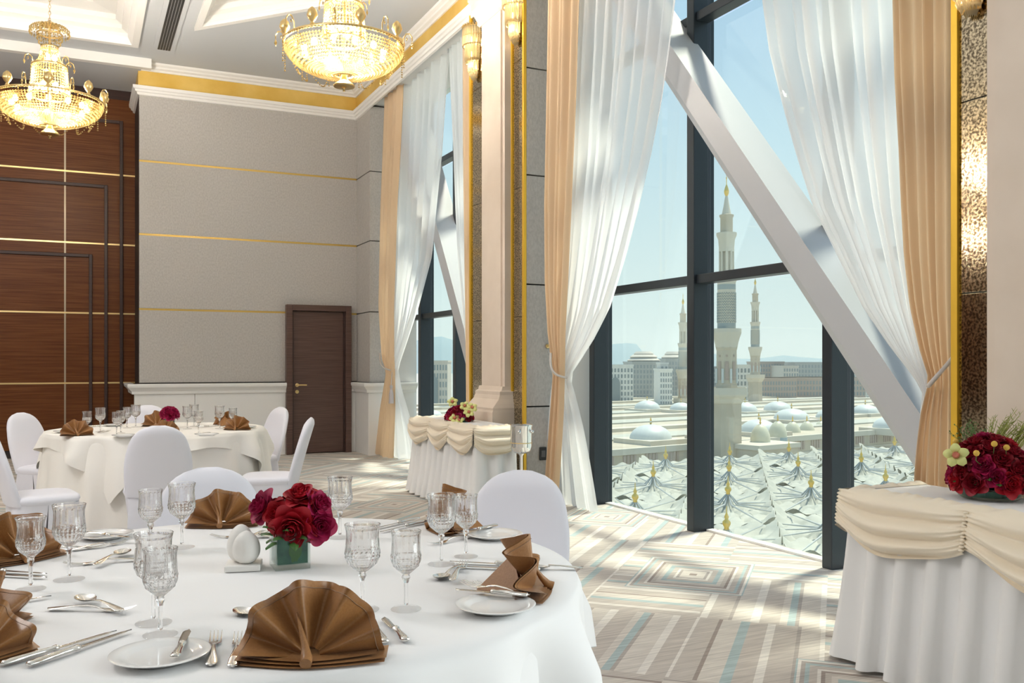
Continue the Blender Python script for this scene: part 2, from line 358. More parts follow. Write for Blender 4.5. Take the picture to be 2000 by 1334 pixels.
# crown: white moulding, gold band, white moulding, running round the corner
def sweep(name, prof, m, parent=None, y_end=YR):
    rings = []
    for o, z in prof:
        rings.append([(.72 - o, YW, z), (.72 - o, YB - o, z), (XP - o, YB - o, z), (XP - o, y_end, z)])
    return MB().loft(rings, False, False).build(name, m, parent)
crown = sweep('trim_1', [(0, 4.985), (.012, 4.985), (.012, 5.205), (0, 5.205)], 'gold_leaf')
struct(crown, 'gold leaf frieze band between white cornice mouldings', 'cornice')
sweep('lower_moulding', [(0, 4.87), (.025, 4.875), (.03, 4.905), (.05, 4.91), (.055, 4.935), (.075, 4.945), (.08, 4.985), (0, 4.987)], 'moulding_white', crown)
sweep('upper_moulding', [(0, 5.195), (.03, 5.197), (.035, 5.22), (.065, 5.235), (.07, 5.255), (.10, 5.275), (.105, ZC + .001)], 'moulding_white', crown)
# dropped beam in front of the timber wall
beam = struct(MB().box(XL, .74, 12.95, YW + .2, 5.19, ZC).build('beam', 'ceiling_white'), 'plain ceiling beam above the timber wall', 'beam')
MB().box(XL, .86, 12.86, 12.96, 5.175, 5.30).build('beam_moulding', 'moulding_white', beam)

# back wall: fabric panels between gold strips, white wainscot
bw = struct(MB().box(.74, XG, YB + .045, YB + .12, 0, 5.3).build('wall_back', 'dark_gap'), 'grey beige fabric panelled wall with gold strips', 'wall')
DX0, DX1, DZ = 2.647, 3.584, 2.13
for k in range(4):
    z0, z1 = BANDS[k] + .012, BANDS[k + 1] - .012
    segs = [(.72, DX0 + .02), (DX1 - .02, XP + .1)] if k == 0 else [(.72, XP + .1)]
    for a, b in segs:
        MB().bbox(a, b, YB, YB + .05, z0 if k != 1 else z0, z1, .008).build('wall_panel', 'fabric_wall', bw)
    if k:
        for a, b in ([(.72, DX0 + .02), (DX1 - .02, XP)] if k == 1 else [(.72, XP)]):
            MB().box(a, b, YB + .006, YB + .05, BANDS[k] - .013, BANDS[k] + .013).build('gold_strip', 'gold_strip', bw)
CAP = [(0, .88), (.03, .885), (.035, .92), (.055, .945), (.085, .975), (.09, 1.0), (.085, 1.02), (0, 1.022)]
def cap_run(pts, parent):
    """wainscot cap; pts = wall line (x, y) with the room on its right-hand side"""
    rings = []
    n = len(pts)
    for o, z in CAP:
        ring = []
        for i, p in enumerate(pts):
            p = Vector(p); d1 = (p - Vector(pts[i - 1])).normalized() if i else None; d2 = (Vector(pts[i + 1]) - p).normalized() if i < n - 1 else None
            n1 = Vector((d1.y, -d1.x)) if d1 else None; n2 = Vector((d2.y, -d2.x)) if d2 else None
            if n1 is None: w = n2
            elif n2 is None: w = n1
            else: w = (n1 + n2) / (1 + n1.dot(n2))
            q = p + w * o; ring.append((q.x, q.y, z))
        rings.append(ring)
    return MB().loft(rings, False, False).build('wainscot_cap', 'wall_white', parent)
for a, b in ((.72, 1.42), (1.425, DX0), (DX1, XP)):
    MB().bbox(a - (.06 if a < 1 else 0), b, YB - .03, YB + .05, 0, .9, .003).build('wainscot_panel', 'wall_white', bw)
cap_run([(.66, YW), (.66, YB - .03), (DX0, YB - .03)], bw); cap_run([(DX1, YB - .03), (XP, YB - .03)], bw)
MB().box(.72, .76, YB + .01, YW, 0, 5.2).build('wall_end', 'dark_gap', bw)

# door
dr = thing('door_1', 'dark brown flush timber door with brass lever handle', 'door', (DX0, YB, 0)); dr['kind'] = 'structure'
w = DX1 - DX0
for a, b, z0, z1 in ((0, .085, 0, DZ), (w - .085, w, 0, DZ), (.085, w - .085, DZ - .085, DZ)):
    MB().bbox(a, b, -.11, .0, z0, z1, .006).build('door_frame', 'door_wood', dr)
for a, b, z0, z1 in ((.085, .105, 0, DZ - .085), (w - .105, w - .085, 0, DZ - .085)):
    MB().box(a, b, -.06, 0, z0, z1).build('door_stop', 'walnut_dark', dr)
leaf = MB().bbox(.105, w - .105, -.035, 0.005, .012, DZ - .09, .003).build('door_leaf', 'door_wood', dr)
hx = .16
h_ = MB().lathe([(.004, 0), (.026, 0), (.026, .012), (.012, .016), (.012, .05), (.004, .05)], 16)
h_.v = [(x + hx, -.035 - z, y + .985) for x, y, z in h_.v]
h_.tube([(hx, -.08, .985), (hx + .05, -.085, .987), (hx + .13, -.085, .985)], .010, 8); h_.build('handle', 'brass', leaf, 40)
l_ = MB().lathe([(.004, 0), (.026, 0), (.026, .01), (.010, .011), (.010, .005), (.003, .005)], 16); l_.v = [(x + hx, -.035 - z, y + .89) for x, y, z in l_.v]; l_.build('lock_escutcheon', 'brass', leaf, 40)
sock = thing('wall_socket', 'white double socket plate with dark inserts low on the wainscot', 'socket', AY(512, 836, YB - .035))
MB().bbox(-.06, .06, -.012, 0, -.04, .04, .004).build('plate', 'socket_white', sock)
for k in (-.03, .03): MB().box(k - .022, k + .022, -.015, -.01, -.022, .022).build('outlet', 'black_plastic', sock)

# timber wall on the left: boards between brass strips with stepped frames
tw = struct(MB().box(XL, .74, YW + .06, YW + .2, 0, 5.25).build('wall_left', 'walnut_dark'), 'tall dark walnut folding partition with brass strips', 'wall')
vx = AY(127, 500, YW).x
bands = (0.10, 1.02, 2.0, 2.98, 3.97, 5.05)
for k in range(5):
    for a, b in ((-2.9, vx - .006), (vx + .006, .735)):
        MB().bbox(a, b, YW, YW + .06, bands[k] + .008, bands[k + 1] - .008, .004).build('timber_panel', 'walnut', tw)
    MB().bbox(XL, -2.91, YW, YW + .06, bands[k] + .008, bands[k + 1] - .008, .004).build('timber_panel', 'walnut', tw)
    if k: MB().box(XL, .735, YW - .008, YW + .05, bands[k] - .011, bands[k] + .011).build('brass_strip', 'brass', tw)
MB().box(XL, .735, YW + .01, YW + .06, 0, .1).build('plinth', 'dark_gap', tw)
MB().box(vx - .012, vx + .012, YW - .006, YW + .03, 0, 5.1).build('meeting_edge', 'steel_joint', tw)
for u1, vt in ((237, 237), (207, 362), (177, 497)):
    a = AY(u1, vt, YW)
    MB().bbox(a.x - .022, a.x + .022, YW - .03, YW + .01, .1, a.z, .006).build('frame_moulding', 'walnut_dark', tw)
    MB().bbox(-6, a.x - .022, YW - .03, YW + .01, a.z - .045, a.z, .006).build('frame_moulding', 'walnut_dark', tw)
struct(MB().box(XL - .2, XL, YR, YW + .3, 0, 5.3).build('wall_far_side', 'fabric_wall'), 'plain fabric wall at the far side of the hall', 'wall')
struct(MB().box(XL, XG, YR - .2, YR, 0, 5.3).build('wall_front', 'fabric_wall'), 'plain fabric wall behind the viewer', 'wall')

# window wall: bulkhead, soffit and piers
ww = struct(MB().box(XP, XG + .1, YR, YB + .05, ZS + .06, ZC + .3).build('wall_right', 'moulding_white'), 'window wall with deep white soffit and fabric clad piers', 'wall')
MB().box(XP - .001, XG + .1, YR, YB, ZS, ZS + .06).build('soffit', 'wall_white', ww)
def pier(y0, y1, wains):
    p = MB().box(XP + .05, XG - .05, y0 + .05, y1, 0, ZS).build('pier', 'dark_gap', ww)
    lo = 0 if not wains else 1.02
    zs = [lo] + [b for b in BANDS if b > lo + .01]
    if not wains: zs = [0, .9] + [b for b in BANDS[1:]]
    for a, b in zip(zs, zs[1:]):
        MB().bbox(XP, XP + .052, y0 + .001, y1, a + .006, min(b, ZS) - .006, .004).build('wall_panel', 'fabric_wall', p)
        MB().bbox(XP + .001, 4.08, y0, y0 + .052, a + .006, min(b, ZS) - .006, .004).build('wall_panel', 'fabric_wall', p)
    MB().box(4.08, XG - .02, y0 - .005, y0 + .06, 0, ZS).build('window_reveal', 'wall_white', p)
    if wains:
        MB().bbox(XP - .03, XG - .06, y0 - .03, y1 + .01, 0, .9, .003).build('wainscot_panel', 'wall_white', p)
        cap_run([(XP - .03, YB), (XP - .03, y0 - .03), (XG - .04, y0 - .03)], p)
    return p
pier(12.43, YB, True); P2 = pier(7.46, 8.75, False); P3 = pier(1.55, 2.95, False); pier(YR, -3.0, False)

def pilaster(y0, y1, label, kb=1.0):
    o = thing('pilaster', label, 'column', (XP, (y0 + y1) / 2, 0)); o['kind'] = 'structure'; h = (y1 - y0) / 2
    def ring(ox, oy, z): return [(-ox, -h - oy, z), (-ox, h + oy, z), (0, h + oy, z), (0, -h - oy, z)]
    MB().loft([ring(.09, 0, z) for z in (.6, 4.75)]).build('shaft', 'column_stone', o)
    MB().loft([ring(.11, -.05, 1.05 * kb), ring(.11, -.05, 4.72)]).add([], []).build('face_panel', 'column_stone', o)
    MB().loft([ring(.24, .05, 0 * kb), ring(.24, .05, .84 * kb), ring(.23, .048, .86 * kb), ring(.235, .05, .88 * kb), ring(.20, .04, .92 * kb), ring(.165, .028, .96 * kb), ring(.15, .02, 1.0 * kb), ring(.15, .02, 1.03 * kb), ring(.125, .008, 1.045 * kb), ring(.115, .004, 1.08 * kb)]).build('base', 'column_stone', o)
    MB().loft([ring(.115, .005, 4.62), ring(.13, .02, 4.64), ring(.13, .02, 4.67), ring(.15, .04, 4.72), ring(.18, .06, 4.78), ring(.18, .06, 4.84), ring(.21, .08, 4.88), ring(.21, .08, ZC)]).build('capital', 'column_stone', o)
    return o
pilaster(7.74, 8.28, 'cream stone pilaster between two mirror strips behind the skirted table')
pilaster(1.95, 2.72, 'cream stone pilaster at the right edge of the picture', .74)
def mirror(y0, y1, label, joints, wide='both'):
    o = thing('mirror_panel', label, 'mirror', (XP - .001, y0, 0), 0, 'antique mirror strips on the piers'); w = y1 - y0
    for a, b in ((0, .035 if wide != 'far' else .012), (w - (.035 if wide != 'near' else .012), w)): MB().bbox(-.03, 0, a, b, 0, 4.93, .003).build('gilt_frame', 'gilt_frame', o)
    for a, b in zip(joints, joints[1:]): MB().bbox(-.014, -.002, .013, w - .013, a + .002, b - .002, .003).build('mirror_pane', 'antique_mirror', o)
J = (0, .55, 1.73, 2.92, 4.1, 4.93)
mirror(7.46, 7.735, 'narrow antique mirror strip between cream pilaster and fabric wall', J, 'near')
mirror(8.285, 8.75, 'narrow antique mirror strip beyond the pilaster, beside the far curtain', J, 'far')
mirror(2.725, 2.953, 'speckled golden mirror strip beside the beige curtain, gilt framed', (0, .8, 1.62, 2.5, 3.4, 4.3, 4.93))

# ------------------------------------------------------------------ windows
def window(n, y0, y1, mull, label):
    o = thing('window_%d' % n, label, 'window', (0, 0, 0)); o['kind'] = 'structure'
    for (a, b) in mull:
        m = MB().bbox(4.26, XG, a, b, 0, ZS, .006).build('mullion', 'frame_metal', o)
        MB().box(XG, XG + .06, a + .01, b - .01, 0, ZS).build('glazing_bead', 'frame_metal', m)
    ys = [y0] + [t for ab in mull for t in ab] + [y1]
    spans = [(ys[i], ys[i + 1]) for i in range(0, len(ys), 2) if ys[i + 1] - ys[i] > .05]
    for a, b in spans:
        for z in (1.945, 3.965):
            MB().bbox(4.285, XG, a, b, z - .035, z + .035, .005).build('transom', 'frame_metal', o)
        MB().box(XG - .02, XG + .04, a, b, 0, .016).build('sill_bead', 'wall_white', o)
        for z0, z1 in ((.02, 1.91), (1.98, 3.93), (4.0, ZS)):
            MB().box(XG + .015, XG + .02, a, b, z0, z1).build('pane', 'window_glass', o)
    return o
def mspan(ua, ub): return (AX(ub, 700, 4.33).y, AX(ua, 700, 4.30).y)
window(1, 2.95, 7.46, [(4.30, 4.385), (5.72, 5.81), (7.22, 7.31)], 'tall window with dark frame showing the minarets')
window(2, 8.75, 12.43, [(10.62, 10.72), (11.92, 12.02)], 'tall dark framed window beyond the pilaster, curtains tied')

window(3, -3.0, 1.55, [(-1.55, -1.46), (-.02, .07)], 'tall dark framed window of the next bay, beside the viewer')

# slanted steel braces in front of the glass
def brace(label, y_at, z_at, slope, thick, zlo, zhi, x0=4.0, x1=4.30):
    t = Vector((0, 1, slope)).normalized(); nrm = Vector((0, slope, -1)).normalized()   # nrm points to the underside
    def pt(z): return Vector((0, y_at + (z - z_at) / slope, z))
    sec = [(x0, 0), (x0, thick * .70), (x0 + .055, thick), (x1, thick), (x1, 0)]
    rings = []
    for z in (zlo, zhi):
        c = pt(z); rings.append([tuple(c + nrm * d + Vector((x, 0, 0))) for x, d in sec])
    o = MB().loft(rings).build('steel_brace', 'brace_paint'); tag(o, label, 'brace', None, 'structure')
    return o
brace('broad white slanting steel brace across the window with the minarets', 5.65, 3.67, 1.18, .25, -.02, ZS + .03)
a, b = AX(841, 396, 4.0), AX(920, 693, 4.0); sl = (a.z - b.z) / (a.y - b.y)
brace('white slanting steel brace in the far window beyond the pilaster', a.y, a.z, sl, .27, 1.15, ZS + .03)

# ------------------------------------------------------------------ curtains
def curtain(name, rows, amp, nf, m, label, group=None, cat='curtain', rough=0.0, zmin=.012):
    """rows: (v, u_left, u_right, x) from top to bottom"""
    nv, nu = 56, nf * 10
    v0, v1 = rows[0][0], rows[-1][0]; ph = random.random() * 6
    def fn(s, t):
        v = lerp(v0, v1, t); ul, ur, x = table_at(rows, v)
        p = AX(ul, v, x); q = AX(ur, v, x)
        ss = s + .018 * sin(2 * pi * s * 2.3 + ph)
        c = p.lerp(q, ss); wv = abs(q.y - p.y)
        k = amp * (.55 + .45 * min(1, wv / .8))
        c.x += k * (sin(2 * pi * nf * s + ph + 1.2 * sin(t * 2.2 + ph)) + .35 * sin(2 * pi * nf * .5 * s + t * 3))
        c.z = min(ZS - .01, max(c.z, zmin))
        return tuple(c)
    o = MB().grid(fn, nu, nv).build(name, m, None, 180)
    return tag(o, label, cat, group)
G1 = 'curtains of the window with the minarets'; G2 = 'curtains of the far window'
curtain('sheer_curtain', [(-190, 1137, 1328, 3.86), (0, 1130, 1317, 3.86), (100, 1126, 1305, 3.86), (200, 1122, 1290, 3.86), (300, 1119, 1270, 3.86), (400, 1114, 1247, 3.86), (500, 1107, 1220, 3.87), (600, 1098, 1188, 3.88), (660, 1090, 1158, 3.88), (705, 1084, 1130, 3.88), (735, 1084, 1110, 3.87), (770, 1079, 1120, 3.88), (830, 1074, 1135, 3.92), (900, 1068, 1148, 3.97), (960, 1066, 1158, 4.02), (1004, 1066, 1165, 4.04)], .035, 9, 'sheer', 'white sheer curtain tied back, hanging in front of the narrow reveal by the steel bucket', G1)
curtain('drape', [(-190, 1070, 1130, 3.75), (0, 1069, 1126, 3.75), (200, 1066, 1121, 3.75), (400, 1063, 1113, 3.75), (550, 1065, 1106, 3.76), (650, 1072, 1101, 3.77), (735, 1083, 1100, 3.79), (800, 1078, 1098, 3.78), (900, 1070, 1092, 3.77), (985, 1064, 1086, 3.76)], .035, 5, 'drape', 'beige drape beside the fabric wall panel and the steel bucket', G1)
curtain('sheer_curtain', [(-190, 1478, 1756, 3.87), (0, 1492, 1752, 3.87), (100, 1505, 1755, 3.87), (200, 1530, 1758, 3.87), (300, 1558, 1760, 3.87), (400, 1590, 1765, 3.87), (500, 1640, 1774, 3.87), (600, 1690, 1788, 3.87), (680, 1745, 1802, 3.87), (730, 1785, 1813, 3.87), (762, 1807, 1818, 3.87), (820, 1802, 1835, 3.87), (930, 1797, 1850, 3.88), (1150, 1790, 1858, 3.88)], .04, 9, 'sheer', 'white sheer curtain sweeping over the slanting brace towards the golden mirror', G1)
curtain('drape', [(-190, 1738, 1864, 3.74), (0, 1735, 1864, 3.74), (150, 1740, 1863, 3.74), (300, 1750, 1863, 3.74), (400, 1755, 1862, 3.74), (500, 1762, 1861, 3.74), (600, 1775, 1860, 3.74), (680, 1795, 1860, 3.745), (735, 1814, 1860, 3.75), (760, 1812, 1860, 3.75), (800, 1800, 1860, 3.745), (860, 1792, 1860, 3.74), (920, 1786, 1860, 3.74), (1170, 1778, 1860, 3.74)], .032, 6, 'drape', 'beige drape gathered beside the golden mirror strip', G1)
curtain('drape', [(130, 754, 788, 3.80), (205, 752, 785, 3.80), (400, 744, 772, 3.80), (600, 741, 765, 3.80), (700, 748, 766, 3.80), (725, 757, 768, 3.80), (800, 745, 768, 3.80), (895, 735, 765, 3.80)], .035, 4, 'drape', 'beige drape in the corner right of the dark door', G2)
curtain('sheer_curtain', [(20, 786, 880, 3.88), (165, 780, 871, 3.88), (300, 775, 862, 3.88), (400, 772, 852, 3.88), (500, 770, 842, 3.88), (600, 768, 815, 3.88), (660, 765, 795, 3.88), (720, 757, 775, 3.86), (760, 756, 782, 3.87), (830, 745, 802, 3.90), (896, 735, 815, 3.92)], .035, 7, 'sheer', 'white sheer curtain tied back with a tassel near the dark door', G2)
curtain('sheer_curtain', [(-60, 868, 908, 3.87), (40, 872, 908, 3.87), (200, 880, 908, 3.87), (300, 886, 909, 3.87), (400, 890, 911, 3.87), (500, 895, 915, 3.87), (600, 905, 918, 3.87), (690, 914, 921, 3.87)], .03, 4, 'sheer', 'white sheer curtain over the far brace, beside the narrow mirror strip', G2)
curtain('drape', [(-60, 904, 921, 3.76), (10, 904, 921, 3.76), (300, 905, 921, 3.76), (690, 912, 921, 3.76), (840, 914, 921, 3.76)], .03, 3, 'drape', 'narrow beige drape against the far mirror strip', G2)
def tieback(u0, v0, u1, v1, x0, x1, label, tassel=None):
    o = thing('curtain_tieback', label, 'tieback', AX(u0, v0, x0)); a = AX(u0, v0, x0); b = AX(u1, v1, x1)
    pts = [(a.lerp(b, t) + Vector((-.06 * sin(pi * t), 0, -.05 * sin(pi * t))) - a) for t in [k / 10 for k in range(11)]]
    MB().tube(pts, .011, 6).build('cord', 'cord_silk', o, 60)
    if tassel:
        q = AX(tassel[0], tassel[1], x1 - .03) - a; e = AX(tassel[0], tassel[2], x1 - .03) - a
        MB().tube([b - a, q], .006, 5).build('string', 'cord_silk', o)
        l = (q - e).length; t_ = MB().lathe([(.004, 0), (.018, -.005), (.022, -.03), (.012, -.05), (.02, -.07), (.03, -.12), (.034, -l), (.003, -l)], 14, q); t_.build('tassel', 'tassel_silk', o, 60)
tieback(1076, 690, 1108, 738, 3.70, 3.80, 'thin cord tying the curtains beside the steel bucket')
tieback(1861, 699, 1814, 752, 3.70, 3.72, 'thin cord tying the curtains beside the golden mirror')
tieback(742, 690, 766, 724, 3.74, 3.80, 'cord tieback with hanging grey tassel near the dark door', (764, 752, 788))
hb = thing('curtain_holdback', 'small brass holdback with crystal drop on the fabric wall', 'holdback', AY(1069, 676, 7.455))
MB().lathe([(.003, 0), (.022, .004), (.02, .012), (.008, .016), (.008, .04), (.018, .05), (.003, .056)], 12).build('knob', 'brass', hb, 50).rotation_euler = (R(90), 0, 0)
MB().octa((0, -.03, -.055), .014, .035).build('crystal_drop', 'crystal', hb)
sp = thing('socket_box', 'small dark socket plate low on the fabric wall behind the curtain', 'socket', AY(1060, 886, 7.455))
MB().bbox(-.035, .035, -.012, 0, -.06, .06, .004).build('plate', 'black_plastic', sp); MB().box(-.02, .02, -.016, -.01, -.03, .03).build('insert', 'frame_underside', sp)
# ================================================================== CHANDELIERS
def make_chandelier(label):
    o = thing('chandelier', label, 'chandelier', (0, 0, 0), 0, 'crystal chandeliers of the hall')
    def ringpts(r, z, n=48): return [(r * cos(2 * pi * k / n), r * sin(2 * pi * k / n), z) for k in range(n)]
    MB().lathe([(.004, 0), (.012, .004), (.006, .02), (.012, .03)], 12).build('drop', 'bead_glow', o, 60)
    MB().lathe([(.02, .035), (.088, .04), (.092, .05), (.07, .07), (.035, .10), (.025, .14), (.06, .165)], 24, caps=False).build('bottom_bell', 'brass', o, 60)
    MB().tube(ringpts(.5, .39), .012, 6, True).build('rim_ring', 'brass', o, 60)
    MB().tube(ringpts(.19, .43), .009, 6, True).build('tier_ring', 'brass', o, 60)
    MB().tube(ringpts(.158, .735), .010, 6, True).build('tier_ring', 'brass', o, 60)
    MB().tube(ringpts(.075, .925), .008, 6, True).build('tier_ring', 'brass', o, 60)
    MB().tube(ringpts(.115, 1.055), .008, 6, True).build('tier_ring', 'brass', o, 60)
    MB().lathe([(.006, .05), (.012, .1), (.012, 1.12), (.006, 1.2)], 10).build('stem', 'brass', o, 60)
    MB().lathe([(.085, 1.135), (.09, 1.15), (.05, 1.165), (.01, 1.19)], 24).build('top_cap', 'brass', o, 60)
    def strands(name, prof, n, step, r0):
        m = MB()
        for k in range(n):
            a = 2 * pi * k / n
            for (ra, za), (rb, zb) in zip(prof, prof[1:]):
                L = math.hypot(rb - ra, zb - za); c = max(1, int(L / step))
                for j in range(c):
                    t = j / c; r_, z_ = lerp(ra, rb, t), lerp(za, zb, t)
                    m.octa((r_ * cos(a), r_ * sin(a), z_), r0 * min(1, .35 + r_ / .3), r0 * 1.15)
        return m.build(name, 'bead_glow', o, None, None, True)
    arc = [(.5 * cos(t) + .0, .385 - .255 * sin(t)) for t in [R(90) * k / 9 for k in range(9)]] + [(.06, .135)]
    strands('bowl_beads', arc, 104, .024, .0132)
    strands('tier_beads', [(.19, .43), (.165, .6), (.158, .735)], 40, .026, .0115)
    strands('tower_beads', [(.135, .74), (.10, .80), (.085, .86), (.075, .925)], 30, .024, .0105)
    strands('crown_beads', [(.078, .93), (.10, .96), (.115, 1.0), (.115, 1.055)], 30, .024, .0105)
    m = MB()                                            # fountain of drops round the top
    for k in range(28):
        a = 2 * pi * k / 28
        for j in range(7):
            t = j / 6; r_ = .08 + .10 * t; z_ = 1.10 + .05 * sin(pi * .6 * t) - .05 * t * t
            m.octa((r_ * cos(a), r_ * sin(a), z_), .008, .012)
        m.octa((.182 * cos(a), .182 * sin(a), 1.06), .009, .028)
    m.build('fountain_beads', 'bead_glow', o, None, None, True)
    m = MB()                                            # swags of beads below the bowl
    n = 12
    for k in range(n):
        a0, a1 = 2 * pi * k / n, 2 * pi * (k + 1) / n
        for j in range(17):
            t = j / 16; a = lerp(a0, a1, t); r_ = .47 - .10 * sin(pi * t)
            m.octa((r_ * cos(a), r_ * sin(a), .33 - .20 * sin(pi * t) ** .8), .0085)
        for j in range(9): m.octa((.515 * cos(a0), .515 * sin(a0), .36 - .021 * j), .009)
    m.build('bead_swags', 'bead_glow', o, None, None, True)
    arm = MB(); arm.tube([(.5, 0, .40), (.505, 0, .46), (.525, 0, .50), (.555, 0, .50), (.575, 0, .47), (.575, 0, .44)], .006, 6)
    am = arm.mesh('arm', 'brass', 60)
    dm = MB().octa((.575, 0, .405), .013, .035).octa((.53, 0, .455), .009, .02).mesh('arm_crystal', 'bead_glow')
    fm = MB().lathe([(.004, .39), (.022, .395), (.012, .42), (.03, .44), (.045, .47), (.035, .51), (.012, .535), (.003, .54)], 10, (.5, 0, 0)).mesh('rim_crest', 'brass', 40)
    for k in range(8):
        a = link_mesh('arm', am, o, rot=(0, 0, 2 * pi * (k + .5) / 8)); link_mesh('arm_crystal', dm, a)
        link_mesh('rim_crest', fm, o, rot=(0, 0, 2 * pi * k / 8))
    am2 = MB().tube([(.155, 0, .735), (.165, 0, .79), (.195, 0, .815), (.225, 0, .80), (.235, 0, .765)], .005, 6).mesh('tier_arm', 'brass', 60)
    dm2 = MB().octa((.235, 0, .735), .011, .03).octa((.2, 0, .775), .008, .022).mesh('arm_crystal', 'bead_glow')
    for k in range(6):
        a = link_mesh('tier_arm', am2, o, rot=(0, 0, 2 * pi * (k + .3) / 6)); link_mesh('arm_crystal', dm2, a)
    bm_ = MB().ball((0, 0, 0), .026, 10, 7, 1, 1, 1.3).mesh('bulb', 'bulb', 180)
    for k in range(12): link_mesh('bulb', bm_, o, (.34 * cos(2 * pi * k / 12), .34 * sin(2 * pi * k / 12), .33))
    for k in range(6): link_mesh('bulb', bm_, o, (.15 * cos(2 * pi * k / 6 + .4), .15 * sin(2 * pi * k / 6 + .4), .23))
    for k in range(6): link_mesh('bulb', bm_, o, (.11 * cos(2 * pi * k / 6), .11 * sin(2 * pi * k / 6), .52))
    for k in range(3): link_mesh('bulb', bm_, o, (.045 * cos(2 * pi * k / 3), .045 * sin(2 * pi * k / 3), .82))
    m = MB()
    for k in range(22):
        z_ = 1.2 + k * .034; t = (k % 2) * pi / 2
        m.tube([(.011 * cos(q) * cos(t), .011 * cos(q) * sin(t), z_ + .022 * sin(q)) for q in [2 * pi * j / 8 for j in range(8)]], .0028, 4, True)
    m.build('chain', 'brass', o, 60)
    return o
def ch_light(p, e=1.0):
    lamp('chandelier_light', 'POINT', p + Vector((0, 0, .30)), 150 * e, (1, .93, .85), shadow_soft_size=.10)
    lamp('chandelier_light', 'POINT', p + Vector((0, 0, .56)), 30 * e, (1, .86, .66), shadow_soft_size=.06)
    lamp('chandelier_light', 'POINT', p + Vector((0, 0, .84)), 12 * e, (1, .86, .66), shadow_soft_size=.03)
cp = AD(97, 271, 9.2); chan = make_chandelier('tiered crystal chandelier hanging before the dark timber wall'); chan.location = cp; ch_light(cp, 1.0)
cp = AD(672, 179, 7.75); copy_tree(chan, 'crystal chandelier over the gold cornice, its top out of the picture', cp); ch_light(cp, 1.25)
for (u, v, d, lb) in ((1905, 495, 19.0, 'crystal chandelier reflected whole in the golden mirror'), (1918, 372, 14.5, 'crystal chandelier reflected in the golden mirror, above another one')):
    q = AD(u, v, d); q.x = 2 * (XP - .014) - q.x; q.z = min(q.z, 4.0)
    copy_tree(chan, lb, q); ch_light(q, .5)

# wall sconces: stacked half rings of glass rods
def make_sconce(label):
    o = thing('wall_sconce', label, 'sconce', (0, 0, 0), 0, 'crystal rod sconces on the mirrors')
    def rods(r, z0, z1, n, rr):
        m = MB()
        for k in range(n):
            a = R(90) + pi * (k + .5) / n
            m.lathe([(rr * .6, z0), (rr, z0 + .006), (rr, z1 - .006), (rr * .6, z1)], 6, (r * cos(a), r * sin(a), 0))
        return m.build('glass_rods', 'rod_glow', o, None, None, True)
    def half(r, z): MB().tube([(r * cos(R(90) + pi * k / 16), r * sin(R(90) + pi * k / 16), z) for k in range(17)], .0045, 5).build('brass_band', 'brass', o, 60)
    rods(.13, .34, .53, 17, .011); rods(.105, .18, .36, 15, .010); rods(.075, .09, .2, 11, .009)
    for r, z in ((.135, .53), (.135, .44), (.135, .35), (.108, .20)): half(r, z)
    m = MB()
    for k in range(9):
        a = R(90) + pi * (k + .5) / 9
        for j, (rr, z) in enumerate(((.06, .07), (.045, .045), (.025, .02))):
            m.octa((rr * cos(a), rr * sin(a), z), .014, .03)
    m.build('leaf_crystals', 'rod_glow', o, None, None, True)
    m = MB()
    for k in range(13):
        a = R(90) + pi * (k + .5) / 13; m.ball((.135 * cos(a), .135 * sin(a), .545), .012, 6, 4)
    m.build('bead_crown', 'brass', o, 60)
    MB().bbox(-.012, 0, -.05, .05, .02, .5, .004).build('backplate', 'brass', o)
    bm_ = MB().ball((0, 0, 0), .018, 8, 6, 1, 1, 1.5).mesh('bulb', 'sconce_bulb', 180)
    for z in (.16, .27, .42): link_mesh('bulb', bm_, o, (-.045, 0, z))
    return o
def sc_light(p):
    lamp('sconce_light', 'POINT', p + Vector((-.05, 0, .40)), 3.2, (1, .76, .46), shadow_soft_size=.03)
    lamp('sconce_light', 'POINT', p + Vector((-.045, 0, .15)), 3.5, (1, .76, .46), shadow_soft_size=.03)
xs = XP - .03
q = AX(927, 160, xs); q.y = 8.57; sc = make_sconce('crystal rod sconce beyond the cream pilaster, wholly in view'); sc.location = q; sc_light(q)
q2 = Vector((xs, 7.60, q.z + .06)); copy_tree(sc, 'crystal rod sconce above the narrow mirror on the near side of the pilaster', q2); sc_light(q2)
q3 = Vector((xs, 2.84, AX(1905, 30, xs).z)); copy_tree(sc, 'crystal rod sconce at the top of the golden mirror, mostly out of the picture', q3); sc_light(q3)

# ================================================================== TABLES AND CLOTHS
TC, TR, TZ = Vector((.397, 2.41, 0)), .84, .76
FC = Vector((.585, 8.02, 0))
def round_table(c, label):
    o = thing('round_table', label, 'table', c)
    MB().lathe([(.01, .715), (.80, .715), (.815, .73), (.81, .742), (.01, .742)], 48).build('tabletop', 'door_wood', o, 40)
    for k in range(4):
        a = pi / 4 + k * pi / 2; MB().tube([(.5 * cos(a), .5 * sin(a), .72), (.55 * cos(a), .55 * sin(a), .0)], .018, 8).build('leg', 'frame_metal', o)
    return o
def cloth_floor(c, seed, label, m, group):
    """floor-length round cloth with soft vertical folds"""
    rnd = random.Random(seed); ph = [rnd.random() * 6 for _ in range(4)]
    def fn(s, t):
        a = 2 * pi * s
        if t < .25: r = .828 * (t / .25) ** .8; return (r * cos(a), r * sin(a), .749)
        k = (t - .25) / .75; z = .749 - .737 * k
        drop = min(1, k * 3.2); f = .55 * sin(17 * a + ph[0]) + .30 * sin(11 * a + ph[1]) + .25 * sin(25 * a + ph[2])
        r = .828 + .010 * min(1, k * 30) + .055 * k + .050 * drop * k ** .6 * f
        return (r * cos(a), r * sin(a), z)
    o = MB().grid(fn, 220, 30).build('tablecloth', m, None, 180, c); return tag(o, label, 'tablecloth', group)
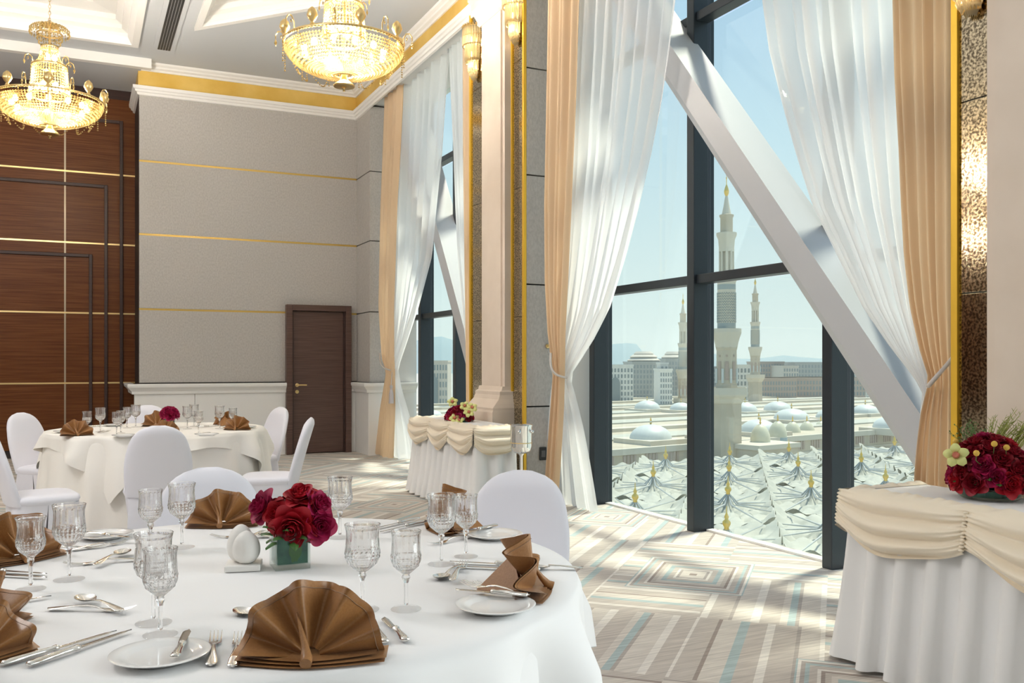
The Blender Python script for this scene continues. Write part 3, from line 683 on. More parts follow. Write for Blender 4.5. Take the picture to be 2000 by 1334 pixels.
def cloth_over(c, a_side, rot, seed, label, m, group, z=.76):
    """square overlay: hem high at the sides, points hanging at the corners"""
    rnd = random.Random(seed); ph = [rnd.random() * 6 for _ in range(4)]; r0 = .84
    def fn(s, t):
        a = 2 * pi * s; b = a - rot
        L = a_side / max(abs(cos(b)), abs(sin(b))) - r0
        if t < .3: r = r0 * (t / .3) ** .8 ; return (r * cos(a), r * sin(a), z)
        k = (t - .3) / .7; l = L * k
        soft = min(l, .03)
        f = .65 * sin(11 * a + ph[0]) + .45 * sin(19 * a + ph[1])
        cn = (max(abs(cos(b)), abs(sin(b))) - .7071) / .2929
        out = .012 + .055 * (l / .4) + .055 * f * min(1, l / .16)
        r = r0 + out * min(1, l / .03) + .04 * (1 - cn) * (l / .4) * sin(b * 4 * 2)
        return (r * cos(a), r * sin(a), z - max(0, l - .008) * .995 - .004 * min(1, l / .008))
    o = MB().grid(fn, 240, 26).build('table_overlay', m, None, 180, c); return tag(o, label, 'tablecloth', group)
GT = 'white cloths of the round tables'
round_table(TC, 'round banquet table hidden under white cloths in the foreground')
cloth_floor(TC, 3, 'floor-length white undercloth of the foreground round table', 'cloth_white', GT)
cloth_over(TC, 1.06, R(-28), 5, 'white square overlay spread on the foreground round table', 'cloth_white', GT)
round_table(FC, 'round banquet table hidden under cream cloths before the timber wall')
cloth_floor(FC, 8, 'floor-length cream undercloth of the distant round table', 'cloth_cream', GT)
cloth_over(FC, .945, R(-115 + 45), 9, 'cream square overlay with hanging points on the distant round table', 'cloth_cream', GT)

# chairs in stretch covers
def make_chair(label):
    o = thing('banquet_chair', label, 'chair', (0, 0, 0), 0, 'white covered banquet chairs')
    H_, zb = .885, .40
    rings = []
    for k in range(31):
        t = k / 30; z = zb + (H_ - zb) * t
        w = .205 + .012 * sin(pi * min(1, t * 1.5))
        if t > .45: q = (t - .45) / .55; w *= max(.02, (1 - q ** 2.6)) ** (1 / 2.4)
        th = .034 * min(1, (max(0, 1 - t) * 9)) ** .5 + .004
        lean = -.20 - .11 * t - .025 * t * t
        ring = []
        for j in range(28):
            a = 2 * pi * j / 28; ca, sa = cos(a), sin(a)
            ring.append((w * math.copysign(abs(ca) ** .7, ca), lean + th * math.copysign(abs(sa) ** .8, sa) + .02 * (ca * ca) * (1 - t * .5), z))
        rings.append(ring)
    MB().loft(rings).build('backrest', 'chair_cover', o, 50)
    rings = []
    for k, (z, e) in enumerate(((.40, .000), (.425, .012), (.445, .006), (.455, -.012), (.462, -.05), (.465, -.12))):
        hx, hy = .215 + e, .195 + e; ring = []
        for j in range(36):
            a = 2 * pi * j / 36; ca, sa = cos(a), sin(a); ring.append((hx * math.copysign(abs(ca) ** .45, ca), hy * math.copysign(abs(sa) ** .45, sa) - .02, z))
        rings.append(ring)
    MB().loft(rings).build('seat', 'chair_cover', o, 60)
    def skirt(s, t):
        a = 2 * pi * s; ca, sa = cos(a), sin(a); n = 1.0
        z = .405 - .40 * t; sq = max(abs(ca), abs(sa)); corner = (1 / sq - 1) / .414
        hx = .214 + .02 * t * corner - .035 * sin(pi * t * .5) * (1 - corner); hy = hx - .015
        zz = z + .05 * t * t * (1 - corner)
        return (hx * math.copysign(abs(ca) ** .4, ca), hy * math.copysign(abs(sa) ** .4, sa) - .02 - .03 * t * (sa < 0), zz)
    MB().grid(skirt, 72, 14).build('cover_skirt', 'chair_cover', o, 60)
    return o
def chair_at(u, d_back, face, label, proto=[None]):
    """chair whose top edge stands at picture column u and depth d_back, facing world point `face`"""
    top = CAM + (FW + RT * ((u - CX) / F)) * d_back; dirv = Vector((face[0] - top.x, face[1] - top.y, 0)).normalized()
    base = Vector((top.x, top.y, 0)) + dirv * .325; rz = math.atan2(dirv.y, dirv.x) - pi / 2
    if proto[0] is None:
        proto[0] = make_chair(label); proto[0].location = base; proto[0].rotation_euler = (0, 0, rz); return proto[0]
    return copy_tree(proto[0], label, base, rz)
chair_at(1021, 3.52, (.55, 2.2), 'white covered chair behind the small plates, facing the foreground table, near the curtain')
chair_at(407, 3.62, (.38, 2.4), 'white covered chair behind the open napkin fan and red roses of the foreground table')
chair_at(310, 6.05, (.58, 8.02), 'white covered chair showing its back before the distant table')
chair_at(549, 8.6, (.70, 8.4), 'white covered chair in front of the door frame, facing the distant table')
chair_at(606, 6.95, (.20, 7.35), 'white covered chair seen from the side, its back against the dark door')
chair_at(40, 7.62, (.75, 7.7), 'white covered chair with loose folds against the timber wall')
chair_at(-22, 5.75, (.95, 6.9), 'white covered chair cut by the edge of the picture')
chair_at(288, 9.0, (.56, 8.0), 'white covered chair mostly hidden behind the roses of the distant table')

# skirted side tables
def buffet(x0, x1, y0, y1, label, sw_front, seed, nsw=3):
    o = thing('skirted_table', label, 'table', (x0, y0, 0), 0, 'skirted side tables by the piers'); X_, Y_ = x1 - x0, y1 - y0; Z_ = .75
    MB().bbox(.01, X_, .01, Y_ - .01, Z_ - .03, Z_ - .002, .004).build('tabletop', 'door_wood', o)
    MB().bbox(.0, X_, 0, Y_, Z_ - .002, Z_ + .004, .002).build('top_cloth', 'cloth_white', o)
    for a in (.06, X_ - .06):
        for b in (.06, Y_ - .06): MB().tube([(a, b, Z_ - .03), (a, b, 0)], .018, 8).build('leg', 'frame_metal', o)
    # pleated skirt round far end, front and near end
    path = [(X_, Y_), (0, Y_), (0, 0), (X_, 0)]; seg = [X_, Y_, X_]; tot = sum(seg); nrm = [(0, 1), (-1, 0), (0, -1)]
    def at(l):
        for k in range(3):
            if l <= seg[k] or k == 2:
                t = min(1, l / seg[k]); a, b = path[k], path[k + 1]; p = (lerp(a[0], b[0], t), lerp(a[1], b[1], t)); nn = Vector(nrm[k])
                if k > 0 and l < .05: nn = nn.lerp(Vector(nrm[k - 1]), .5 * (1 - l / .05)).normalized()
                if k < 2 and seg[k] - l < .05: nn = nn.lerp(Vector(nrm[k + 1]), .5 * (1 - (seg[k] - l) / .05)).normalized()
                return p, nn
            l -= seg[k]
    pitch = .155
    def fn(s, t):
        l = s * tot; p, nn = at(l); f = sin(2 * pi * l / pitch + .6 * sin(l * 5 + seed)); f = math.copysign(abs(f) ** .55, f)
        d = .010 + (.030 + .045 * t) * (f * .5 + .5) + .05 * t * t
        return (p[0] + nn.x * d, p[1] + nn.y * d, Z_ - .01 - (Z_ - .03) * t)
    MB().grid(fn, int(tot / pitch * 16), 10).build('pleated_skirt', 'cloth_white', o, 180)
    # swags pinned along the edge
    def swag(a, b, n):
        a, b = Vector(a), Vector(b); n = Vector(n); L = (b - a).length
        def sf(s, t):
            q = a.lerp(b, s); e = sin(pi * s) ** .55 if 0 < s < 1 else 0
            drop = .155 + .095 * sin(pi * s) + .012 * sin(9 * s + a.y * 3)
            fold = 1.6 * abs(math.sin(t * pi * 3.0 + .6 * sin(pi * s))) - .8
            tt = t + .06 * e * sin(t * pi)
            d = .055 + .008 * sin(t * 60) * (1 - e) + (.028 * fold + .035 * sin(pi * min(1, t * 1.05))) * (e * .9 + .1) + .02 * t
            return (q.x + n.x * d, q.y + n.y * d, Z_ + .002 - drop * tt)
        MB().grid(sf, 30, 44).build('swag', 'swag_satin', o, 180)
        m = MB()
        for k in range(12): m.ball((a.x + n.x * (.060 + .0025 * k), a.y + n.y * (.060 + .0025 * k), Z_ - .012 - .0125 * k), .011, 8, 5, 1, 1, .5)
        if 0 < a.y < Y_ - .01 and n.x < 0: m.build('gather', 'swag_satin', o, 60)
    for k in range(nsw): swag((0, Y_ * (k + 1) / nsw + (.06 if k == nsw - 1 else 0)), (0, Y_ * k / nsw - (.06 if k == 0 else 0)), (-1, 0))
    swag((-.06, 0), (X_, 0), (0, -1)); swag((X_, Y_), (-.06, Y_), (0, 1))
    # ruffle along the top edge
    def rf(s, t):
        l = s * tot; p, nn = at(l); w = sin(l * 95 + 3 * sin(l * 9)) * .5 + .5 * sin(l * 41)
        d = -.035 + .095 * t; z = Z_ + .006 + .012 * sin(pi * t) + .007 * w * sin(pi * min(1, t * 1.4)) - .018 * t * t
        return (p[0] + nn.x * d, p[1] + nn.y * d, z)
    MB().grid(rf, 420, 6).build('ruffle', 'swag_satin', o, 180)
    return o
buffet(3.08, 3.44, 7.18, 8.72, 'skirted side table with swags in front of the cream pilaster', 3, 1.0)
buffet(3.06, 3.44, 1.2, 2.93, 'skirted side table with swags carrying the big rose arrangement, by the golden mirror', 3, 4.0)

# wine cooler on its stand
b0 = AZ(1016, 935, 0); b0 = Vector((b0.x, b0.y, 0)); b0 = CAM + (FW + RT * ((1018 - CX) / F)) * 7.55; b0.z = 0
wc = thing('wine_cooler', 'polished steel wine bucket on a stand beside the skirted table', 'wine cooler', b0)
MB().lathe([(.002, .555), (.055, .555), (.08, .575), (.088, .61), (.09, .77), (.095, .78), (.094, .79), (.084, .785), (.08, .62), (.05, .575), (.002, .572)], 32).build('bucket', 'chrome', wc, 50)
MB().tube([(.0905 * cos(2 * pi * k / 32), .0905 * sin(2 * pi * k / 32), .64) for k in range(32)], .003, 5, True).build('holder_ring', 'brass', wc, 60)
for s_ in (-1, 1): MB().ball((s_ * .06, -.09 * .9, .735), .016, 10, 7).build('knob', 'chrome', wc, 60)
MB().lathe([(.11, 0), (.115, .012), (.04, .03), (.014, .05), (.013, .53), (.03, .556), (.002, .556)], 20).build('stand', 'chrome', wc, 50)
# ================================================================== TABLEWARE
def goblet_meshes(kind):
    n = 48
    if kind == 'water': H_, foot, prof = .187, .036, [(.0125, .086), (.020, .092), (.0315, .102), (.0375, .116), (.0385, .128), (.0370, .145), (.0358, .158), (.0362, .172), (.0392, .187)]
    elif kind == 'tulip': H_, foot, prof = .172, .033, [(.0090, .078), (.016, .084), (.0265, .093), (.0320, .106), (.0325, .116), (.0300, .134), (.0292, .148), (.0305, .160), (.0345, .172)]
    else: H_, foot, prof = .172, .033, [(.0110, .080), (.018, .086), (.0275, .095), (.0325, .108), (.0332, .118), (.0322, .134), (.0315, .148), (.0318, .160), (.0335, .172)]
    z0 = prof[0][1]; zd = z0 + (H_ - z0) * .42
    fine = []
    for (ra, za), (rb, zb) in zip(prof, prof[1:]):
        for k in range(3): fine.append((lerp(ra, rb, k / 3), lerp(za, zb, k / 3)))
    fine.append(prof[-1])
    def mod(r, z, a, k):
        if z < zd: return r * (1 + .030 * cos(12 * a + (z - z0) * 420) * cos(12 * a - (z - z0) * 420))
        if z < H_ - .006: return r * (1 - .022 * abs(cos(8 * a)) * min(1, (z - zd) / .01))
        return r
    inner = [(r - .0018, max(z, z0 + .010)) for r, z in fine[::-1] if z > z0 + .008] + [(.002, z0 + .0095)]
    bowl = MB().lathe([(.003, z0 + .0005)] + fine + [(fine[-1][0] - .0008, H_ + .0006)] + inner, n, mod=lambda r, z, a, k: mod(r, z, a, k) if 0 < k <= len(fine) else r)
    knop = .009 if kind != 'tulip' else .0075
    stem = MB().lathe([(.0035, .010), (.0052, .014), (.0042, .03), (.0046, z0 - .022), (.0062, z0 - .016), (knop, z0 - .010), (.0070, z0 - .004), (.0095, z0 - .0002), (.002, z0 - .0001)], 12, mod=lambda r, z, a, k: r * (1 + .06 * cos(6 * a)))
    ft = MB().lathe([(.002, 0), (foot, .0), (foot + .0006, .0012), (foot - .001, .0026), (.02, .0045), (.011, .007), (.006, .0098), (.002, .0099)], 40)
    return bowl.mesh('bowl', 'crystal'), stem.mesh('stem', 'crystal'), ft.mesh('foot', 'crystal_foot', 50)
GOB = {k: goblet_meshes(k) for k in ('water', 'wine', 'tulip')}
TOP = TZ + .0015
def goblet(u, v, kind, label, z=TOP, group='cut crystal goblets on the foreground table'):
    p = AZ(u, v, z); o = thing('goblet', label, 'glass', p, random.random() * 6, group)
    for nm, me in zip(('bowl', 'stem', 'foot'), GOB[kind]): link_mesh(nm, me, o)
    return o
goblet(60, 1151, 'tulip', 'tulip shaped crystal goblet in front of the folded napkin, nearest the picture edge')
goblet(135, 1132, 'water', 'tall crystal goblet beside the tulip shaped goblet and crossed spoon')
goblet(300, 1217, 'water', 'tall crystal goblet overlapped by a smaller one, beyond the small plate and butter knife')
goblet(313, 1240, 'wine', 'shorter crystal goblet standing in front of a taller one near the butter knife plate')
goblet(355, 1069, 'water', 'tall crystal goblet before the white chair, beside the open napkin fan')
goblet(294, 1073, 'wine', 'shorter crystal goblet before the white chair back, left of a taller one')
goblet(664, 1050, 'water', 'tall crystal goblet beyond the red roses against the carpet')
goblet(708, 1191, 'water', 'tall crystal goblet behind the large front napkin')
goblet(793, 1190, 'wine', 'shorter crystal goblet above the two knives at the front napkin')
goblet(862, 1102, 'water', 'tall crystal goblet in front of the upright brown napkin')
goblet(910, 1087, 'wine', 'shorter crystal goblet beside the plate in front of the white chair')

def make_plate():
    return MB().lathe([(.002, .004), (.045, .004), (.05, 0), (.052, 0), (.056, .003), (.070, .008), (.086, .0125), (.088, .0145), (.085, .0155), (.068, .0115), (.058, .0075), (.053, .0065), (.002, .0065)], 56).mesh('plate', 'porcelain', 40)
PLATE = make_plate()
def plate(u, v, label, s=1.0, z=TOP, group='white side plates'):
    o = link_mesh('side_plate', PLATE, None, AZ(u, v, z), scale=s); return tag(o, label, 'plate', group)
plate(313, 1288, 'white side plate with a butter knife in the foreground')
plate(968, 1191, 'white side plate crossed by a knife and two forks')
plate(965, 1050, 'white side plate with a knife in front of the white chair')
plate(205, 1050, 'white side plate with a gold lit knife at the far rim of the foreground table', .95)

def ell(x, y, z, a, b, n=10, tilt=0): return [(x, y + a * cos(2 * pi * k / n), z + b * sin(2 * pi * k / n)) for k in range(n)]
def cutlery():
    M_ = {}
    # knives: handle with swelling end and a band, broad or pointed blade
    for nm, L, lb, wb in (('dinner', .235, .125, .0105), ('butter', .175, .085, .0115)):
        h = L - lb
        rings = [ell(x, 0, .0055 + .001, a, b) for x, a, b in ((0, .003, .002), (.002, .0075, .0042), (.010, .0090, .0050), (.02, .0088, .0050), (h * .55, .0068, .0045), (h - .012, .0058, .0044), (h - .010, .0075, .0055), (h - .004, .0075, .0055), (h - .001, .005, .004), (h, .004, .003))]
        hm = MB().loft(rings); hm.loft([ell(x, 0, .0105, a, .0012) for x, a in ((.014, .001), (.018, .0035), (h * .6, .0028), (h - .02, .001))])
        bl = []
        for k in range(13):
            t = k / 12; x = h + lb * t; up = wb * (.75 + .25 * sin(pi * t * .6)) * (1 if t < .8 else max(.05, 1 - ((t - .8) / .2) ** 2) ** .5); dn = -.0045 * (1 if t < .85 else max(.0, 1 - (t - .85) / .15)) + (0.004 * t if nm == 'dinner' else .001 * t)
            bl.append([(x, dn, .005), (x, (dn + up) / 2, .0064), (x, up, .0052), (x, (dn + up) / 2, .0042)])
        M_[nm] = [('handle', hm.mesh('handle', 'silver', 50)), ('blade', MB().loft(bl).mesh('blade', 'blade_steel', 30))]
    # fork and spoon: flat waisted handles, arched neck
    def handle(L, w1):
        prof = ((0, .0035, .004), (.003, .0085, .0045), (.012, .0105, .005), (.03, .0095, .007), (.06, .0060, .010), (.09, .0038, .011), (L * .9, .0033, .009), (L, .0040, .006))
        return MB().loft([ell(x, 0, z, a, .0016 + .0006 * (a < .005)) for x, a, z in prof])
    for nm, L in (('fork', .118), ('small_fork', .10)):
        hd = handle(L, .01); tn = MB(); k0 = .0 if nm == 'fork' else 0
        tl = .075 if nm == 'fork' else .06; w = .0118 if nm == 'fork' else .010
        tn.loft([ell(L + x, 0, z, a, .0013) for x, a, z in ((-.003, .004, .0062), (.008, .0075, .0045), (.018, w, .003), (.026, w, .0025))])
        for j in range(4):
            y = lerp(-w + .0016, w - .0016, j / 3)
            tn.loft([ell(L + .022 + (tl - .022) * t, y * (1 + .04 * t), .0025 + .010 * t * t - .002 * t, .0015 - .0007 * t, .0012 - .0005 * t, 6) for t in (0, .25, .5, .75, 1)])
        M_[nm] = [('handle', hd.mesh('handle', 'silver', 60)), ('tines', tn.mesh('tines', 'silver', 60))]
    for nm, L, bw_, bl_ in (('spoon', .125, .021, .062), ('small_spoon', .095, .015, .045)):
        hd = handle(L, .01)
        def top(s, t, bl_=bl_, bw_=bw_, L=L):
            a = t; w = bw_ * (math.sin(pi * min(1, max(0, a))) ** .62) * (.86 + .22 * a) + .003 * (1 - a); x = L - .003 + bl_ * a
            y = (s * 2 - 1) * w; dep = .0085 * sin(pi * a) * (1 - (s * 2 - 1) ** 2)
            return (x, y, .0095 - dep + .003 * (a - .5))
        m = MB().grid(top, 10, 16); g = MB().grid(lambda s, t: tuple(Vector(top(s, t)) - Vector((0, 0, .0014))), 10, 16); m.add(g.v, [f[::-1] for f in g.f])
        M_[nm] = [('handle', hd.mesh('handle', 'silver', 60)), ('bowl', m.mesh('bowl', 'silver', 180))]
    return M_
CUT = cutlery(); LEN = {'dinner': .235, 'butter': .175, 'fork': .193, 'small_fork': .16, 'spoon': .187, 'small_spoon': .14}
def cut(kind, ua, va, ub, vb, label, z=TOP, roll=0, lift=0.0, group='silver cutlery on the foreground table'):
    """from handle end (ua, va) to tip (ub, vb)"""
    a, b = AZ(ua, va, z), AZ(ub, vb, z); d = b - a; nm = {'dinner': 'knife', 'butter': 'butter_knife', 'fork': 'fork', 'small_fork': 'dessert_fork', 'spoon': 'spoon', 'small_spoon': 'dessert_spoon'}[kind]
    c = a.lerp(b, .5) - d.normalized() * LEN[kind] / 2 + Vector((0, 0, lift))
    o = thing(nm, label, nm.split('_')[-1], c, math.atan2(d.y, d.x), group)
    for n_, me in CUT[kind]: link_mesh(n_, me, o, scale=(1, roll or 1, 1))
    return o
cut('dinner', -8, 1306, 237, 1235, 'table knife lying beyond its twin at the picture edge')
cut('dinner', 38, 1310, 271, 1231, 'table knife lying nearer than its twin, pointing at the goblets')
cut('butter', 335, 1313, 376, 1238, 'butter knife resting on the foreground side plate', lift=.0115)
cut('fork', 409, 1319, 425, 1229, 'silver fork next to the foreground side plate')
cut('fork', 450, 1326, 473, 1227, 'silver fork half under the edge of the large front napkin')
cut('dinner', 768, 1284, 700, 1180, 'table knife half hidden by the large front napkin')
cut('butter', 806, 1272, 742, 1198, 'round tipped knife lying free beside the front napkin')
cut('fork', 112, 1192, 244, 1194, 'dessert fork crossed under a gold lit spoon')
cut('spoon', 254, 1207, 138, 1170, 'gold lit spoon lying across a dessert fork', lift=.006)
cut('spoon', 170, 1117, 263, 1075, 'gold lit spoon crossing a fork beyond the tall goblet', lift=.005)
cut('fork', 255, 1096, 146, 1104, 'fork crossed by a spoon beyond the tall goblet')
cut('fork', 540, 1050, 404, 1050, 'fork lying behind the white ceramic egg')
cut('small_spoon', 470, 1063, 527, 1043, 'spoon lying behind the white egg, touching the vase', lift=.006)
cut('dinner', 822, 1014, 722, 1036, 'table knife leading to the upright napkin, farther of the pair')
cut('dinner', 845, 1018, 728, 1044, 'table knife leading to the upright napkin, nearer of the pair')
cut('spoon', 912, 1100, 843, 1143, 'spoon with gold glow under a fork near the goblets')
cut('fork', 874, 1156, 914, 1096, 'fork standing out over a spoon near the goblets', lift=.007)
cut('fork', 1052, 1182, 886, 1152, 'fork reaching over the crossed side plate', lift=.016)
cut('fork', 1068, 1176, 908, 1142, 'fork lying next to the crossed side plate and the folded napkin', lift=.003)
cut('butter', 1056, 1184, 868, 1166, 'serrated knife lying across the side plate with forks', lift=.0165)
cut('dinner', 1045, 1108, 880, 1099, 'table knife running under the folded napkin, farther of two')
cut('dinner', 1050, 1116, 890, 1108, 'table knife running under the folded napkin, nearer of two')
cut('small_spoon', 1112, 1112, 1060, 1112, 'spoon end peeping out beyond the folded napkin')
cut('butter', 985, 1034, 880, 1056, 'knife resting on the plate in front of the white chair', lift=.013)
cut('fork', 905, 1052, 860, 1062, 'fork beside the plate in front of the white chair')
cut('butter', 165, 1052, 262, 1062, 'gold lit knife resting on the far side plate', lift=.013)
cut('fork', 95, 1078, 190, 1070, 'fork lying in front of the far side plate')
cut('small_fork', 150, 1075, 238, 1062, 'small fork lying close to the far side plate')
cut('dinner', -70, 1113, 104, 1126, 'table knife below the tulip goblet, farther of two')
cut('dinner', -75, 1121, 103, 1133, 'table knife below the tulip goblet, nearer of two')
cut('dinner', -80, 1196, 52, 1176, 'knife tip entering at the picture edge')
cut('fork', -60, 1240, 58, 1178, 'fork with gold lit tines entering at the picture edge')
cut('spoon', 560, 1225, 462, 1196, 'spoon tip showing behind the large front napkin')

# napkins folded as fans
def make_napkin(label):
    o = thing('napkin', label, 'napkin', (0, 0, 0), 0, 'brown napkins folded as fans'); Rr = .138; N = 4.5
    def wave(a):
        x = a / pi * N; f = x - math.floor(x); tri = 1 - abs(2 * f - 1) * 1.0
        return (tri * tri * (3 - 2 * tri)) * 2 - 1
    def fn(off, rs):
        def g(s, t):
            a = R(3) + R(174) * s; rr = Rr * rs * (.14 + .86 * t)
            rmax = 1 - .02 * (1 - abs(wave(a))) - .04 * (1 - sin(a)); rr *= 1 if t < .2 else lerp(1, rmax, (t - .2) / .8)
            w = wave(a); dep = .034 * w * (.12 + .88 * t ** .85)
            x = -rr * cos(a); h = rr * sin(a)
            return (x, .010 + h * .36 + dep + off, .006 + h * .93 - dep * .3 + .001)
        return g
    m = MB().grid(fn(0, 1.0), 104, 14)
    m.build('fan', 'napkin_brown', o, 180)
    MB().grid(fn(.0045, 1.0), 104, 14).build('lining', 'napkin_brown', o, 180)
    h = MB()                                            # stitched hem line near the outer edge
    pts = [Vector(fn(-.0012, 1.0)(k / 104, .90)) for k in range(105)]
    for k in range(104): h.tube([pts[k], pts[k + 1]], .0006, 4)
    h.build('hem', 'napkin_hem', o)
    # rolled centre fold and the layers at the foot
    MB().tube([(0.0, -.036, .011), (0.0, -.022, .016), (-.006, -.006, .035), (-.016, .010, .060), (-.026, .026, .085)], [.011, .0105, .007, .004, .001], 10).build('centre_fold', 'napkin_brown', o, 60)
    for k, (x0, x1, yy) in enumerate(((-.135, .135, .0), (-.132, .138, .006), (-.128, .12, .012))):
        def lay(s, t, x0=x0, x1=x1, yy=yy, k=k):
            x = lerp(x0, x1, s); edge = abs(s - .5) * 2
            return (x, -.034 + .030 * edge ** 1.5 + yy + .06 * t, .002 + .0042 * k + .004 * t + .004 * edge * edge * k * .4)
        MB().grid(lay, 24, 4).build('foot_layer', 'napkin_brown', o, 180)
    MB().add([(-.095, .040, .006), (.0, .066, .092), (.095, .040, .006), (0, .155, .003), (0, .153, .001)], [(0, 1, 3), (1, 2, 3), (0, 3, 4), (3, 2, 4)]).build('tail', 'napkin_brown', o)
    return o
def napkin(u, v, face, label, s=1.0, z=TOP, proto=[None]):
    """face = world angle (degrees) the open side looks towards"""
    p = AZ(u, v, z); rz = R(face + 90)
    if proto[0] is None:
        o = make_napkin(label); proto[0] = o; o.location = p; o.rotation_euler = (0, 0, rz)
    else: o = copy_tree(proto[0], label, p, rz)
    o.scale = (s,) * 3; return o
napkin(603, 1296, -112, 'large brown fan napkin at the front of the foreground table', 1.0)
napkin(432, 1030, -108, 'brown fan napkin opened before the white chair behind the roses', .86)
napkin(852, 1033, 168, 'upright brown napkin seen edge on behind the tall goblet')
napkin(1052, 1153, -25, 'brown napkin with crisp pleats at the rim by the carpet', .95)
napkin(42, 1098, -60, 'brown napkin behind the tulip shaped goblet', .95)
napkin(-22, 1235, -40, 'brown napkin corner at the picture edge beside the fork tines', .85)
napkin(-50, 1298, -70, 'brown napkin corner at the lower edge of the picture', .8)

# white ceramic egg on a square foot
p = AZ(476, 1110, TOP); eg = thing('ceramic_egg', 'white ceramic split egg ornament on a square foot', 'ornament', p, R(-14))
MB().bbox(-.045, .045, -.045, .045, 0, .016, .003).build('foot', 'ceramic_matt', eg)
def egg(rs, zs, c, cut_=None):
    prof = [(max(.0005, rs * sin(pi * k / 18) * (1 - .22 * (1 - cos(pi * k / 18)) / 2 * 1.2)), zs * (1 - cos(pi * k / 18)) / 2) for k in range(19)]
    return MB().lathe(prof, 28, c)
egg(.041, .100, (-.008, .012, .014)).build('rear_shell', 'ceramic_matt', eg, 180)
def dent(r, z, a, k): d = math.hypot((z - .036) / .024, (((a - R(235) + pi) % (2 * pi)) - pi) / .55); return r * (1 - .16 * math.exp(-d * d))
prof = [(max(.0005, .040 * sin(pi * k / 22) * (1 - .2 * (1 - cos(pi * k / 22)) / 2)), .086 * (1 - cos(pi * k / 22)) / 2) for k in range(23)]
MB().lathe(prof, 36, (.007, -.010, .014), dent).build('front_shell', 'ceramic_matt', eg, 180)

# ================================================================== FLOWERS
def petal_mesh(name, w, h, curl, cup, m):
    def fn(s, t):
        x = (s * 2 - 1); ww = w * (sin(pi * min(1, .12 + .80 * t)) ** .6); a = x * cup
        edge = curl * t ** 3
        y = -ww * sin(a) / max(.3, cup) if cup else ww * x
        r_ = h * .42 * sin(t * pi * .55) + edge + .1 * h * (1 - cos(a))* -1
        return (x * ww * (1 - .12 * cup * x * x), r_ - .35 * ww * x * x, h * t * (1 - .12 * t * abs(curl) / max(h, 1e-3)) - .05 * h * x * x * t)
    return MB().grid(fn, 8, 8).mesh(name, m, 180)
def bloom_parts(m):
    """(mesh, rotation, tilt, radius) rings of petals from heart to outside"""
    core = MB()
    def sp(s, t): a = s * 2 * pi * 1.6; r_ = .002 + .0075 * s + .002 * t; return (r_ * cos(a), r_ * sin(a), .012 + .026 * t - .004 * s)
    core.grid(sp, 36, 4)
    out = [('heart', core.mesh('heart', m, 180), 0, 0, 0)]
    rings = ((3, .014, .030, .000, 1.0, .006, 4, .4), (4, .0165, .032, .002, .95, .0075, 6, .9), (4, .020, .034, .004, .9, .010, 11, .1), (5, .024, .035, .009, .7, .012, 20, .7), (5, .029, .036, .015, .55, .014, 36, .2))
    for n, w, h, curl, cup, rad, tilt, ph in rings:
        me = petal_mesh('petal', w, h, curl, cup, m)
        for k in range(n): out.append(('petal', me, 2 * pi * k / n + ph + .15 * sin(k * 5), tilt, rad))
    return out
BLOOM = {m: bloom_parts(m) for m in ('rose_red', 'rose_dark', 'rose_magenta')}
SEP = MB().add([(0, 0, 0), (.004, .012, .004), (0, .028, .002), (-.004, .012, .004)], [(0, 1, 2, 3)]).mesh('sepal', 'leaf_green')
def quat_to(d, spin=0.0):
    return (Vector(d).normalized().to_track_quat('Z', 'Y') @ Matrix.Rotation(spin, 3, 'Z').to_quaternion())
def rose_detail(p, d, size, m, label, group, stem_to=None):
    o = thing('rose', label, 'rose', p, 0, group); o.rotation_mode = 'QUATERNION'; o.rotation_quaternion = quat_to(d, random.random() * 6); o.scale = (size / .07,) * 3
    for nm, me, rz, tilt, rad in BLOOM[m]:
        c = link_mesh(nm, me, o); c.rotation_euler = (R(-tilt), 0, 0)
        if nm == 'petal':
            c.matrix_local = Matrix.Rotation(rz, 4, 'Z') @ Matrix.Translation((0, rad * .35, .004)) @ Matrix.Rotation(R(-tilt * 1.15), 4, 'X')
    for k in range(4): c = link_mesh('sepal', SEP, o); c.matrix_local = Matrix.Rotation(pi / 2 * k + .4, 4, 'Z') @ Matrix.Rotation(R(-10), 4, 'X')
    if stem_to is not None:
        inv = (Matrix.Translation(Vector(p)) @ o.rotation_quaternion.to_matrix().to_4x4() @ Matrix.Scale(size / .07, 4)).inverted()
        a, b = Vector((0, 0, .004)), inv @ Vector(stem_to); MB().tube([a, a.lerp(b, .5) + Vector((0, 0, -.01)), b], .0022, 5).build('stem', 'stem_green', o)
    return o
SOLID = {}
def bloom_solid(m):
    """all petals of one bloom in one mesh, for the bouquets farther off"""
    if m not in SOLID:
        b = MB()
        for nm, me, rz, tilt, rad in BLOOM[m]:
            mt = Matrix.Rotation(rz, 4, 'Z') @ Matrix.Translation((0, rad * .35, .004)) @ Matrix.Rotation(R(-tilt * 1.15), 4, 'X') if nm == 'petal' else Matrix()
            b.add([mt @ v.co for v in me.vertices], [tuple(q.vertices) for q in me.polygons])
        SOLID[m] = b.mesh('bloom', m, 180)
    return SOLID[m]
def rose_simple(p, d, size, m, label, group):
    o = thing('rose', label, 'rose', p, 0, group); o.rotation_mode = 'QUATERNION'; o.rotation_quaternion = quat_to(d, random.random() * 6); o.scale = (size / .07,) * 3
    link_mesh('bloom', bloom_solid(m), o); link_mesh('calyx', CALYX, o); return o
CALYX = MB().lathe([(.001, -.03), (.0025, -.028), (.0025, -.004), (.008, .002), (.011, .010), (.003, .012)], 8).mesh('calyx', 'stem_green', 60)

